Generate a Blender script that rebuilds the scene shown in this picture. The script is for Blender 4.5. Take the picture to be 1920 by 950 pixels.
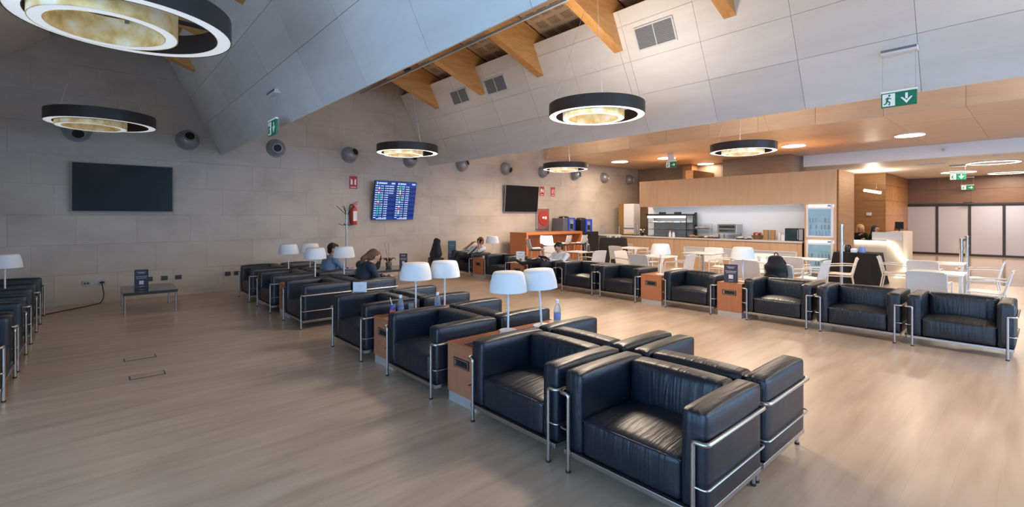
import bpy, bmesh, math, random
import numpy as np
from mathutils import Vector, Matrix

random.seed(7)
for _o in list(bpy.data.objects):
    bpy.data.objects.remove(_o)
scene = bpy.context.scene
COL = scene.collection

# ------------------------------------------------------------------ camera, world, light
cam_d = bpy.data.cameras.new('camera')
cam_d.sensor_width = 36.0
cam_d.lens = 889.0 / 1920.0 * 36.0
cam_d.shift_y = -68.0 / 1920.0
cam_d.clip_end = 200
cam = bpy.data.objects.new('camera', cam_d)
COL.objects.link(cam)
cam.location = (0, 0, 1.65)
cam.rotation_euler = (math.pi / 2, 0, math.radians(48.36 - 90))
scene.camera = cam

world = bpy.data.worlds.new('sky')
scene.world = world
world.use_nodes = True
_bg = world.node_tree.nodes['Background']
_bg.inputs[0].default_value = (0.36, 0.63, 1.0, 1)
_bg.inputs[1].default_value = 4.6

scene.view_settings.view_transform = 'Standard'
scene.view_settings.look = 'None'
scene.view_settings.gamma = 1
scene.view_settings.use_curve_mapping = False
scene.view_settings.exposure = 0.47

# ------------------------------------------------------------------ materials
MAT = {}
class NT:
    def __init__(s, name):
        s.m = bpy.data.materials.new(name); s.m.use_nodes = True
        s.t = s.m.node_tree; s.n = s.t.nodes; s.b = s.n['Principled BSDF']
        s.m.use_fake_user = False
    def node(s, typ, **kw):
        x = s.n.new(typ)
        for k, v in kw.items():
            if k in x.inputs: x.inputs[k].default_value = v
            else: setattr(x, k, v)
        return x
    def link(s, a, b): s.t.links.new(a, b)
    def coords(s, scale=(1, 1, 1), world=False):
        tc = s.node('ShaderNodeNewGeometry') if world else s.node('ShaderNodeTexCoord')
        mp = s.node('ShaderNodeMapping'); mp.inputs['Scale'].default_value = scale
        s.link(tc.outputs['Position' if world else 'Object'], mp.inputs['Vector'])
        return mp.outputs['Vector']
    def ramp(s, fac, stops):
        r = s.node('ShaderNodeValToRGB')
        e = r.color_ramp.elements
        while len(e) < len(stops): e.new(0.5)
        for i, (p, c) in enumerate(stops):
            e[i].position = p; e[i].color = (*c, 1)
        s.link(fac, r.inputs['Fac']); return r.outputs['Color']
    def bump(s, h, strength=.2, dist=.01, normal=None):
        b = s.node('ShaderNodeBump'); b.inputs['Strength'].default_value = strength; b.inputs['Distance'].default_value = dist
        s.link(h, b.inputs['Height'])
        if normal is not None: s.link(normal, b.inputs['Normal'])
        return b.outputs['Normal']
    def mixc(s, fac, a, b, mode='MIX'):
        m = s.node('ShaderNodeMix'); m.data_type = 'RGBA'; m.blend_type = mode
        if isinstance(fac, float): m.inputs[0].default_value = fac
        else: s.link(fac, m.inputs[0])
        for i, x in ((6, a), (7, b)):
            if isinstance(x, tuple): m.inputs[i].default_value = (*x, 1)
            else: s.link(x, m.inputs[i])
        return m.outputs[2]

def plain(name, col, rough=.5, metal=0., spec=.5, **kw):
    n = NT(name); b = n.b
    b.inputs['Base Color'].default_value = (*col, 1)
    b.inputs['Roughness'].default_value = rough
    b.inputs['Metallic'].default_value = metal
    b.inputs['Specular IOR Level'].default_value = spec
    for k, v in kw.items(): b.inputs[k].default_value = v
    MAT[name] = n.m; return n.m

def emit(name, col, strength, base=(.8, .8, .8)):
    n = NT(name); b = n.b
    b.inputs['Base Color'].default_value = (*base, 1)
    b.inputs['Emission Color'].default_value = (*col, 1)
    b.inputs['Emission Strength'].default_value = strength
    MAT[name] = n.m; return n.m

def wood(name, c0, c1, grain=(1, 14, 14), rough=.4, rnd=.12, world=True, bumpy=.05):
    n = NT(name)
    v = n.coords(grain, world)
    no = n.node('ShaderNodeTexNoise'); no.inputs['Scale'].default_value = 1.6; no.inputs['Detail'].default_value = 6; no.inputs['Roughness'].default_value = .6; no.inputs['Distortion'].default_value = .4
    n.link(v, no.inputs['Vector'])
    c = n.ramp(no.outputs['Fac'], [(.3, c0), (.7, c1)])
    oi = n.node('ShaderNodeObjectInfo')
    mr = n.node('ShaderNodeMapRange'); mr.inputs[3].default_value = 1 - rnd; mr.inputs[4].default_value = 1 + rnd * .4
    n.link(oi.outputs['Random'], mr.inputs[0])
    hs = n.node('ShaderNodeHueSaturation'); n.link(mr.outputs[0], hs.inputs['Value']); n.link(c, hs.inputs['Color'])
    n.link(hs.outputs['Color'], n.b.inputs['Base Color'])
    n.b.inputs['Roughness'].default_value = rough
    n.link(n.bump(no.outputs['Fac'], bumpy, .004), n.b.inputs['Normal'])
    MAT[name] = n.m; return n.m

# floor: pale washed oak boards running along x
def m_floor():
    n = NT('floor_oak')
    g = n.coords((1, 1, 1), True)
    br = n.node('ShaderNodeTexBrick', Scale=1.0); br.offset = .37; br.inputs['Mortar Size'].default_value = .0012
    br.inputs['Brick Width'].default_value = 1.6; br.inputs['Row Height'].default_value = .19; br.inputs['Bias'].default_value = 0
    br.inputs['Color1'].default_value = (.2, .2, .2, 1); br.inputs['Color2'].default_value = (.8, .8, .8, 1); br.inputs['Mortar'].default_value = (0, 0, 0, 1)
    n.link(g, br.inputs['Vector'])
    v = n.coords((.6, 5.5, 1), True)
    no = n.node('ShaderNodeTexNoise'); no.inputs['Scale'].default_value = 1.5; no.inputs['Detail'].default_value = 8; no.inputs['Roughness'].default_value = .55; no.inputs['Distortion'].default_value = .25
    n.link(v, no.inputs['Vector'])
    c = n.ramp(no.outputs['Fac'], [(.28, (.385, .285, .205)), (.5, (.475, .36, .268)), (.72, (.54, .42, .325))])
    v2 = n.coords((.8, 2.4, 1), True)
    n2 = n.node('ShaderNodeTexNoise'); n2.inputs['Scale'].default_value = .9; n2.inputs['Detail'].default_value = 5
    n.link(v2, n2.inputs['Vector'])
    dk = n.ramp(n2.outputs['Fac'], [(.30, (.86, .855, .85)), (.6, (1, 1, 1))])
    c = n.mixc(1.0, c, dk, 'MULTIPLY')
    tone = n.ramp(br.outputs['Color'], [(0, (.84, .82, .80)), (.12, (.96, .96, .96)), (.9, (1.02, 1.01, 1.0))])
    c = n.mixc(1.0, c, tone, 'MULTIPLY')
    n.link(c, n.b.inputs['Base Color'])
    n.b.inputs['Roughness'].default_value = .30
    n.b.inputs['Specular IOR Level'].default_value = .42
    MAT['floor_oak'] = n.m
m_floor()

def m_stone():
    n = NT('stone')
    g = n.coords((1, 1, 1.6), True)
    a = n.node('ShaderNodeTexNoise'); a.inputs['Scale'].default_value = .9; a.inputs['Detail'].default_value = 8; a.inputs['Roughness'].default_value = .6
    n.link(g, a.inputs['Vector'])
    c = n.ramp(a.outputs['Fac'], [(.28, (.40, .335, .275)), (.5, (.52, .44, .365)), (.75, (.58, .50, .42))])
    oi = n.node('ShaderNodeObjectInfo')
    mr = n.node('ShaderNodeMapRange'); mr.inputs[3].default_value = .95; mr.inputs[4].default_value = 1.03
    n.link(oi.outputs['Random'], mr.inputs[0])
    hs = n.node('ShaderNodeHueSaturation'); n.link(mr.outputs[0], hs.inputs['Value']); n.link(c, hs.inputs['Color'])
    n.link(hs.outputs['Color'], n.b.inputs['Base Color'])
    n.b.inputs['Roughness'].default_value = .55
    f = n.node('ShaderNodeTexNoise'); f.inputs['Scale'].default_value = 30; f.inputs['Detail'].default_value = 4
    n.link(g, f.inputs['Vector'])
    n.link(n.bump(f.outputs['Fac'], .08, .004), n.b.inputs['Normal'])
    MAT['stone'] = n.m
m_stone()

def m_leather():
    n = NT('leather')
    v = n.coords((1.6, 17, 1.6))
    a = n.node('ShaderNodeTexNoise'); a.inputs['Scale'].default_value = 1.0; a.inputs['Detail'].default_value = 3; a.inputs['Distortion'].default_value = .9
    n.link(v, a.inputs['Vector'])
    v2 = n.coords((3, 3, 20))
    a2 = n.node('ShaderNodeTexNoise'); a2.inputs['Scale'].default_value = 1.0; a2.inputs['Detail'].default_value = 2; a2.inputs['Distortion'].default_value = .6
    n.link(v2, a2.inputs['Vector'])
    w = n.coords((1, 1, 1))
    fn = n.node('ShaderNodeTexNoise'); fn.inputs['Scale'].default_value = 160; fn.inputs['Detail'].default_value = 2
    n.link(w, fn.inputs['Vector'])
    b1 = n.bump(a.outputs['Fac'], .45, .018)
    b2 = n.bump(a2.outputs['Fac'], .18, .012, b1)
    b3 = n.bump(fn.outputs['Fac'], .10, .002, b2)
    n.link(b3, n.b.inputs['Normal'])
    n.b.inputs['Base Color'].default_value = (.003, .008, .017, 1)
    n.b.inputs['Roughness'].default_value = .40
    n.b.inputs['Specular IOR Level'].default_value = .62
    MAT['leather'] = n.m
m_leather()

wood('baffle', (.72, .69, .65), (.80, .77, .73), grain=(3, .5, 3), rough=.5, rnd=.07)
wood('maple', (.64, .44, .285), (.72, .51, .345), grain=(5, .9, 5), rough=.42, rnd=.07)
wood('maple_v', (.60, .385, .225), (.69, .46, .28), grain=(7, 7, .8), rough=.4, rnd=.06)
wood('oak_dark', (.30, .135, .045), (.39, .185, .065), grain=(1.4, 1.4, 9), rough=.4, rnd=.12)
wood('wall_grey_oak', (.25, .18, .125), (.31, .225, .155), grain=(1.4, 1.4, 9), rough=.45, rnd=.1)
wood('oak_dark2', (.14, .07, .04), (.18, .092, .052), grain=(1.4, 1.4, 9), rough=.4, rnd=.1)
wood('rafter', (.50, .235, .07), (.66, .345, .12), grain=(1.5, 9, 9), rough=.5, rnd=.08)
wood('cherry', (.33, .115, .045), (.42, .16, .065), grain=(9, 9, 1.2), rough=.35, rnd=.05)
wood('cherry_light', (.36, .135, .065), (.43, .175, .085), grain=(9, 9, 1.2), rough=.38, rnd=.05)
wood('bar_wood', (.42, .14, .045), (.50, .18, .06), grain=(1.2, 9, 9), rough=.35, rnd=.05)

def m_deck():
    n = NT('acoustic_deck')
    g = n.coords((1, 1, 1), True)
    sx = n.node('ShaderNodeSeparateXYZ'); n.link(g, sx.inputs[0])
    def math_(op, a, b=None):
        m = n.node('ShaderNodeMath'); m.operation = op
        for i, x in enumerate((a, b)):
            if x is None: continue
            if isinstance(x, (int, float)): m.inputs[i].default_value = x
            else: n.link(x, m.inputs[i])
        return m.outputs[0]
    # groups of fine slots: blocks .26 x .22 with gaps
    by = math_('LESS_THAN', math_('FRACT', math_('MULTIPLY', sx.outputs['Y'], 1 / .32)), .72)
    bx = math_('LESS_THAN', math_('FRACT', math_('MULTIPLY', sx.outputs['X'], 1 / .27)), .70)
    sl = math_('LESS_THAN', math_('FRACT', math_('MULTIPLY', sx.outputs['X'], 1 / .034)), .42)
    k = math_('MULTIPLY', math_('MULTIPLY', by, bx), sl)
    no = n.node('ShaderNodeTexNoise'); no.inputs['Scale'].default_value = 3
    n.link(g, no.inputs['Vector'])
    c = n.ramp(no.outputs['Fac'], [(.3, (.50, .37, .25)), (.7, (.58, .44, .31))])
    n.link(n.mixc(k, c, (.10, .065, .04)), n.b.inputs['Base Color'])
    n.b.inputs['Roughness'].default_value = .6
    MAT['acoustic_deck'] = n.m
m_deck()

def m_tile():
    n = NT('floor_tile')
    g = n.coords((1, 1, 1), True)
    br = n.node('ShaderNodeTexBrick', Scale=1.0); br.offset = 0.0; br.inputs['Mortar Size'].default_value = .003
    br.inputs['Brick Width'].default_value = 1.2; br.inputs['Row Height'].default_value = .6
    br.inputs['Color1'].default_value = (.42, .33, .25, 1); br.inputs['Color2'].default_value = (.46, .36, .28, 1); br.inputs['Mortar'].default_value = (.3, .24, .18, 1)
    n.link(g, br.inputs['Vector']); n.link(br.outputs['Color'], n.b.inputs['Base Color'])
    n.b.inputs['Roughness'].default_value = .12
    MAT['floor_tile'] = n.m
m_tile()

plain('chrome', (.52, .51, .50), .28, 1.0)
plain('chrome_thin', (.50, .50, .50), .32, 1.0)
plain('rubber', (.02, .02, .02), .6)
plain('aluminium', (.55, .57, .60), .35, 1.0)
plain('plinth', (.62, .63, .65), .3, .6)
plain('white_plastic', (.66, .65, .64), .38)
plain('cream_plastic', (.60, .54, .47), .42)
plain('entry_ceiling', (.70, .63, .55), .45)
plain('white_paint', (.78, .78, .80), .5)
plain('white_top', (.70, .68, .66), .25)
plain('lamp_white', (.80, .80, .80), .4)
n_ = NT('lamp_shade'); n_.b.inputs['Base Color'].default_value = (.80, .81, .82, 1); n_.b.inputs['Roughness'].default_value = .8
n_.b.inputs['Subsurface Weight'].default_value = .0
MAT['lamp_shade'] = n_.m
plain('black_metal', (.025, .022, .022), .42)
plain('bronze', (.045, .036, .034), .45, .3)
plain('tv_black', (.005, .006, .008), .3, 0, .25)
plain('tv_side', (.25, .26, .28), .4)
plain('grey_paint', (.30, .31, .33), .35, .35)
plain('mouth_shade', (.004, .004, .005), .6)
plain('vent_grey', (.20, .21, .23), .5)
plain('cabinet_back', (.42, .43, .47), .5)
plain('vent_frame', (.62, .62, .64), .5)
plain('steel_blue', (.42, .48, .54), .35, .3)
plain('red_sign', (.50, .012, .012), .5)
plain('red_paint', (.58, .045, .03), .35)
plain('red_cabinet', (.42, .045, .03), .35)
plain('sign_white', (.82, .82, .82), .5)
plain('green_sign', (.0, .16, .085), .5, **{'Emission Color': (0, .3, .16, 1), 'Emission Strength': .08})
plain('sign_white_lit', (.85, .9, .87), .5, **{'Emission Color': (.9, 1, .95, 1), 'Emission Strength': .12})
plain('navy_card', (.035, .03, .05), .5)
plain('blue_card', (.06, .14, .22), .5)
plain('card_line', (.6, .58, .62), .6)
plain('paper_white', (.80, .84, .88), .6)
plain('red_back', (.30, .10, .08), .3)
plain('glass_dark', (.03, .06, .065), .06, 0, .8)
plain('black_cloth', (.008, .007, .007), .9)
plain('black_fabric', (.010, .011, .014), .8)
plain('navy_cloth', (.012, .015, .028), .85)
plain('trouser', (.014, .016, .026), .85)
plain('shirt_white', (.62, .66, .74), .8)
plain('shirt_blue', (.16, .24, .36), .8)
plain('jacket_dark', (.022, .033, .055), .8)
plain('jacket_black', (.008, .008, .010), .85)
plain('skin', (.50, .27, .19), .55)
plain('eye_dark', (.02, .015, .012), .3)
plain('lips', (.35, .13, .11), .5)
plain('shoe_black', (.010, .010, .011), .4)
plain('hair_dark', (.014, .010, .008), .6)
plain('hair_brown', (.11, .055, .028), .6)
plain('hair_blond', (.55, .32, .13), .6)
plain('tie_navy', (.010, .012, .03), .7)
plain('clear_bottle', (.62, .74, .85), .08, 0, .8, **{'Transmission Weight': .75, 'IOR': 1.25})
plain('clear_glass', (.75, .82, .88), .05, 0, .8, **{'Transmission Weight': .85, 'IOR': 1.2})
plain('label_blue', (.20, .30, .62), .5)
plain('cap_white', (.8, .84, .9), .4)
plain('can_red', (.55, .12, .08), .35)
plain('can_blue', (.03, .05, .25), .35)
plain('ceramic', (.8, .8, .8), .2)
plain('cable_white', (.75, .75, .76), .5)
plain('cable_black', (.012, .012, .012), .5)
plain('socket_white', (.40, .42, .45), .4)
plain('socket_dark', (.05, .055, .06), .4)
plain('machine_grey', (.14, .15, .17), .3, .3)
plain('machine_black', (.015, .015, .018), .25)
plain('machine_blue', (.01, .04, .42), .3, **{'Emission Color': (.0, .06, .8, 1), 'Emission Strength': .12})
plain('steel', (.50, .51, .53), .28, 1.0)
plain('bread', (.55, .30, .10), .7)
plain('pastry', (.60, .42, .26), .7)
plain('pink_food', (.70, .50, .48), .7)
plain('fruit_red', (.48, .05, .05), .4)
plain('basket', (.30, .15, .06), .7)
plain('pot', (.10, .11, .09), .4)
plain('leaf', (.035, .045, .018), .45)
plain('stem', (.16, .11, .06), .6)
plain('paper_brown', (.48, .27, .12), .7)
plain('fridge_inside_glow', (.25, .42, .50), .4, **{'Emission Color': (.42, .68, .85, 1), 'Emission Strength': .30})  # glow put into the panel in place of light inside the fridge
plain('fridge_white', (.78, .80, .86), .35)
emit('fridge_lamp', (.85, .95, 1), 1.6)
plain('door_glass', (.40, .38, .42), .16, 0, .6)
plain('door_frame', (.028, .022, .024), .35, .3)
plain('glass_thin', (.75, .82, .86), .04, 0, .6, **{'Transmission Weight': .92, 'IOR': 1.05})
plain('copper_vase', (.22, .07, .02), .45)
plain('brass', (.45, .28, .10), .35, .7)
emit('food_lamp', (1, .72, .12), 2.2)
emit('food_light', (1, .97, .85), 2.0)
emit('ring_light', (1.0, .95, .92), 1.25)
emit('ring_dim', (.9, .96, 1.0), .35)
emit('downlight', (1.0, .86, .68), 11.0)
emit('entry_ring', (1.0, .84, .64), 9.0)
emit('cove_light', (1.0, .90, .74), 16.0)
emit('desk_glow', (1.0, .86, .60), 4.0)
emit('bar_pendant', (1.0, .88, .70), 9.0)

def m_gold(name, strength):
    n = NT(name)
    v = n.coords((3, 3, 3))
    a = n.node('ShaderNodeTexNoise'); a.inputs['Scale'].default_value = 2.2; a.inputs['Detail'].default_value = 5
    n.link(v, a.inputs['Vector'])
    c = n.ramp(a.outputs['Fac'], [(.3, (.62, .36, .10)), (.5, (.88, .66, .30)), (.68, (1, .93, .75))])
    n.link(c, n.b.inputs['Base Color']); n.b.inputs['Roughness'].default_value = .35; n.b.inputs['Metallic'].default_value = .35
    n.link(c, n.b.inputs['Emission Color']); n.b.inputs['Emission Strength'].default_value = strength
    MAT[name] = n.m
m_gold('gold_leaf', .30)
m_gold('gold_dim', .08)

# flight board: printed rows, procedural (its own light)
def m_board():
    plain('board_blue', (.004, .02, .12), .3, **{'Emission Color': (.006, .045, .30, 1), 'Emission Strength': .55})
    plain('board_dark', (.004, .01, .05), .3, **{'Emission Color': (.004, .02, .12, 1), 'Emission Strength': .5})
    for nm, c in (('board_text', (.55, .66, .95)), ('board_green', (.02, .55, .32)), ('board_white', (.8, .85, .8)), ('board_yellow', (.85, .8, .45)), ('board_red', (.75, .05, .18)), ('board_sky', (.05, .3, .9))):
        plain(nm, c, .5, **{'Emission Color': (*c, 1), 'Emission Strength': .5})
m_board()

# ------------------------------------------------------------------ mesh helpers
class MB:
    def __init__(s): s.v = []; s.f = []; s.mi = []; s.cur = 0
    def add(s, v, f):
        o = len(s.v); s.v += [tuple(p) for p in v]
        s.f += [tuple(i + o for i in q) for q in f]; s.mi += [s.cur] * len(f); return s
    def mat(s, i): s.cur = i; return s
    def box(s, x0, x1, y0, y1, z0, z1):
        v = [(x0, y0, z0), (x1, y0, z0), (x1, y1, z0), (x0, y1, z0), (x0, y0, z1), (x1, y0, z1), (x1, y1, z1), (x0, y1, z1)]
        return s.add(v, [(0, 3, 2, 1), (4, 5, 6, 7), (0, 1, 5, 4), (1, 2, 6, 5), (2, 3, 7, 6), (3, 0, 4, 7)])
    def prism(s, poly, axis, a, b):
        """poly: 2-D points in the plane normal to axis (x:(y,z) y:(x,z) z:(x,y))"""
        def P(p, t):
            return {'x': (t, p[0], p[1]), 'y': (p[0], t, p[1]), 'z': (p[0], p[1], t)}[axis]
        n = len(poly); v = [P(p, a) for p in poly] + [P(p, b) for p in poly]
        f = [tuple(range(n))[::-1], tuple(range(n, 2 * n))] + [(i, (i + 1) % n, n + (i + 1) % n, n + i) for i in range(n)]
        return s.add(v, f)
    def tube(s, pts, r, seg=10, caps=True, closed=False):
        pts = [Vector(p) for p in pts]; n = len(pts)
        rs = r if isinstance(r, (list, tuple)) else [r] * n
        rings = []; up = None
        for i, p in enumerate(pts):
            if closed: t = pts[(i + 1) % n] - pts[i - 1]
            else: t = pts[min(i + 1, n - 1)] - pts[max(i - 1, 0)]
            t.normalize()
            if up is None:
                up = Vector((0, 0, 1)) if abs(t.z) < .9 else Vector((1, 0, 0))
            a = t.cross(up); a.normalize(); b = a.cross(t); b.normalize(); up = b
            rings.append([p + (a * math.cos(k * 2 * math.pi / seg) + b * math.sin(k * 2 * math.pi / seg)) * rs[i] for k in range(seg)])
        v = [q for ring in rings for q in ring]; f = []
        for i in range(n if closed else n - 1):
            j = (i + 1) % n
            for k in range(seg):
                l = (k + 1) % seg
                f.append((i * seg + k, i * seg + l, j * seg + l, j * seg + k))
        if caps and not closed:
            f.append(tuple(range(seg))[::-1]); f.append(tuple((n - 1) * seg + k for k in range(seg)))
        return s.add(v, f)
    def lathe(s, prof, seg=28, c=(0, 0, 0), closed=False):
        n = len(prof); v = []; f = []
        for k in range(seg):
            a = 2 * math.pi * k / seg
            for r, z in prof: v.append((c[0] + r * math.cos(a), c[1] + r * math.sin(a), c[2] + z))
        m = n if closed else n - 1
        for k in range(seg):
            l = (k + 1) % seg
            for i in range(m):
                j = (i + 1) % n
                f.append((k * n + i, l * n + i, l * n + j, k * n + j))
        return s.add(v, f)
    def sphere(s, c, r, seg=12, rings=8):
        rr = r if isinstance(r, (tuple, list)) else (r, r, r)
        v = []; f = []
        for i in range(rings + 1):
            th = math.pi * i / rings
            for k in range(seg):
                a = 2 * math.pi * k / seg
                v.append((c[0] + rr[0] * math.sin(th) * math.cos(a), c[1] + rr[1] * math.sin(th) * math.sin(a), c[2] + rr[2] * math.cos(th)))
        for i in range(rings):
            for k in range(seg):
                l = (k + 1) % seg
                f.append((i * seg + k, (i + 1) * seg + k, (i + 1) * seg + l, i * seg + l))
        return s.add(v, f)
    def mesh(s, name, mats, smooth=False, bevel=0):
        me = bpy.data.meshes.new(name); me.from_pydata(s.v, [], s.f); me.validate()
        if not isinstance(mats, (list, tuple)): mats = [mats]
        for m in mats: me.materials.append(MAT[m])
        if len(mats) > 1:
            for p, i in zip(me.polygons, s.mi): p.material_index = i
        bm = bmesh.new(); bm.from_mesh(me)
        bmesh.ops.remove_doubles(bm, verts=bm.verts, dist=1e-5)
        bmesh.ops.recalc_face_normals(bm, faces=bm.faces)
        if bevel:
            es = [e for e in bm.edges if len(e.link_faces) == 2 and e.calc_face_angle(0) > .6]
            bmesh.ops.bevel(bm, geom=es, offset=bevel, segments=2, affect='EDGES', profile=.5)
        bm.to_mesh(me); bm.free()
        if smooth:
            for p in me.polygons: p.use_smooth = True
            try: me.set_sharp_from_angle(angle=math.radians(38))
            except Exception: pass
        return me
    def build(s, name, mats, parent=None, smooth=False, bevel=0):
        return obj(name, s.mesh(name, mats, smooth, bevel), parent)

def obj(name, me, parent=None, loc=None):
    o = bpy.data.objects.new(name, me); COL.objects.link(o)
    if parent is not None: o.parent = parent
    if loc is not None: o.location = loc
    return o
def tag(o, label, cat, group=None):
    o['label'] = label; o['category'] = cat
    if group: o['group'] = group
    return o
def thing(name, label, cat, loc=(0, 0, 0), rz=0, group=None):
    o = bpy.data.objects.new(name, None); COL.objects.link(o)
    o.location = loc; o.rotation_euler = (0, 0, rz); o.empty_display_size = .1
    return tag(o, label, cat, group)
def struct(o, label=None):
    o['kind'] = 'structure'
    if label: o['label'] = label
    return o
def copy_tree(root, loc, rz, label, group=None):
    r = root.copy(); COL.objects.link(r); r.location = loc; r.rotation_euler = (0, 0, rz); r['label'] = label
    if group: r['group'] = group
    for ch in root.children:
        c = ch.copy(); COL.objects.link(c); c.parent = r
        for g in ch.children:
            d = g.copy(); COL.objects.link(d); d.parent = c
    return r
def lamp_light(parent, kind, loc, power, col, size=.5, name='lamp_light'):
    d = bpy.data.lights.new(name, kind); d.energy = power; d.color = col
    if kind == 'AREA': d.shape = 'DISK'; d.size = size
    else: d.shadow_soft_size = size
    o = bpy.data.objects.new(name, d); COL.objects.link(o); o.parent = parent; o.location = loc
    return o
def elbow(pts, r=.04, n=5):
    """round the corners of a polyline"""
    P = [Vector(p) for p in pts]; out = [P[0]]
    for i in range(1, len(P) - 1):
        a = (P[i - 1] - P[i]); b = (P[i + 1] - P[i]); rr = min(r, a.length * .49, b.length * .49)
        a.normalize(); b.normalize()
        p0 = P[i] + a * rr; p1 = P[i] + b * rr
        for k in range(n + 1):
            t = k / n; out.append(p0 * (1 - t) ** 2 + P[i] * 2 * t * (1 - t) + p1 * t * t)
    out.append(P[-1]); return out
def cushion(x0, x1, y0, y1, z0, z1, r=.035, bulge=(.012, .012, .02), n=10):
    """padded box: rounded edges and crowned faces"""
    c = np.array([(x0 + x1) / 2, (y0 + y1) / 2, (z0 + z1) / 2]); h = np.array([(x1 - x0) / 2, (y1 - y0) / 2, (z1 - z0) / 2])
    mb = MB()
    t = np.linspace(-1, 1, n + 1); t = np.sign(t) * (1 - (1 - np.abs(t)) ** 1.5)
    for ax in range(3):
        for sg in (-1, 1):
            u, w = [i for i in range(3) if i != ax]
            V = []; F = []
            for a in t:
                for b in t:
                    p = np.zeros(3); p[ax] = sg; p[u] = a; p[w] = b
                    q0 = p * h; q = np.clip(q0, -(h - r), h - r); d = q0 - q; L = np.linalg.norm(d)
                    s_ = q + (d / L * r if L > 1e-9 else 0)
                    for k in range(3):
                        o1, o2 = [i for i in range(3) if i != k]
                        s_[k] += np.sign(p[k]) * abs(p[k]) ** 3 * bulge[k] * (1 - p[o1] ** 2) * (1 - p[o2] ** 2)
                    V.append(tuple(s_ + c))
            m = n + 1
            for i in range(n):
                for j in range(n):
                    F.append((i * m + j, (i + 1) * m + j, (i + 1) * m + j + 1, i * m + j + 1))
            mb.add(V, F)
    return mb
# ------------------------------------------------------------------ the setting
YB, YF = 12.2, -6.0          # stone wall, wall behind the camera
XL, XT = -3.2, 18.4          # window wall on the left, line of the timber back wall
struct(MB().box(XL, 16.4, YF, YB, -.12, 0).build('floor', 'floor_oak'), 'pale washed oak board floor of the lounge')
struct(MB().box(16.4, 29, YF, YB, -.12, 0).build('floor_entry', 'floor_tile'), 'glossy beige stone tile floor of the entrance')
for _o in (MB().box(XL - .3, 29.3, YF - .3, YB + .5, 6.1, 6.3).build('ceiling_roof', 'white_paint'),): struct(_o, 'unseen roof slab added above the ceiling baffles to keep out sky light')  # unseen slab added to stop sky light leaking in from above

# stone wall with single slabs
wall = struct(MB().box(XL - .3, 19.6, YB + .03, YB + .3, 0, 6.1).build('wall_back', 'stone'), 'beige limestone slab wall behind the screens')
SW, SH = .90, .565
_meshes = {}
def slab_mesh(w, h):
    k = (round(w, 2), round(h, 2))
    if k not in _meshes:
        _meshes[k] = MB().box(.0008, w - .0008, 0, .05, .0008, h - .0008).mesh('stone_slab', 'stone', bevel=.0016)
    return _meshes[k]
row = 0; z = 0.0
while z < 5.9:
    x = -3.2 - (row % 3) * .30
    while x < XT - .02:
        w = min(SW, XT - x)
        o = obj('stone_slab', slab_mesh(w, SH), wall, (x, YB - .02 - random.random() * .004, z))
        x += SW
    row += 1; z += SH

def panel_wall(parent, name, us, vs, place, mat, th=.018, gap=.006):
    """grid of separate panels; us, vs: cell borders; place(u, v) -> (x, y, z), panels as thin boxes by corner mapping"""
    for i in range(len(us) - 1):
        for j in range(len(vs) - 1):
            u0, u1, v0, v1 = us[i] + gap / 2, us[i + 1] - gap / 2, vs[j] + gap / 2, vs[j + 1] - gap / 2
            A = [Vector(place(u, v, 0)) for u, v in ((u0, v0), (u1, v0), (u1, v1), (u0, v1))]
            B = [Vector(place(u, v, th)) for u, v in ((u0, v0), (u1, v0), (u1, v1), (u0, v1))]
            V = A + B
            MB().add(V, [(0, 1, 2, 3), (7, 6, 5, 4), (0, 4, 5, 1), (1, 5, 6, 2), (2, 6, 7, 3), (3, 7, 4, 0)]).build(name, mat, parent)

# ceiling: V-shaped baffles, whitewashed panels on the faces turned to the camera
COLS = [-5.25 + 1.25 * k for k in range(14)] + [12.17]
def baffle(name, A, B, C, label, panels=True, mat='baffle'):
    """A apex, B top of the left leg, C top of the right leg (x, z)"""
    a, b, c = Vector(A), Vector(B), Vector(C)
    t = (b - a).normalized(); nrm = Vector((t.y, -t.x))
    if nrm.x < 0: nrm = -nrm                     # away from the camera
    m = MB().prism([a + nrm * .02, b + nrm * .02, b + nrm * .06, a + nrm * .06], 'y', YF, YB - .03)
    t2 = (c - a).normalized(); n2 = Vector((-t2.y, t2.x))
    m.prism([a + n2 * .02 + t2 * .03, c + n2 * .02, c + n2 * .06, a + n2 * .06 + t2 * .03], 'y', YF, YB - .03)
    o = struct(m.build(name, mat), label)
    if panels:
        L = (b - a).length
        zs = [0, .63 / (b.y - a.y) * L, 1.16 / (b.y - a.y) * L, 1.69 / (b.y - a.y) * L, L]
        panel_wall(o, 'ceiling_panel', COLS, zs, lambda u, v, d: ((a + t * v + nrm * d).x, u, (a + t * v + nrm * d).y), mat, .02, .005)
    return o
baf0 = baffle('ceiling_baffle', (2.18, 3.03), (1.20, 4.95), (4.83, 5.05), 'whitewashed panelled ceiling baffle hanging over the double row of armchairs')
baf1 = baffle('ceiling_baffle', (7.55, 3.17), (6.58, 5.09), (10.2, 5.1), 'whitewashed panelled ceiling baffle hanging over the row of armchairs before the dining area')
struct(MB().prism([(-3.1, 2.85), (-.55, 4.97), (-.6, 5.02), (-3.15, 2.90)], 'y', YF, YB - .03).build('ceiling_baffle', 'baffle'), 'sloping whitewashed ceiling baffle in the upper left corner')

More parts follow.
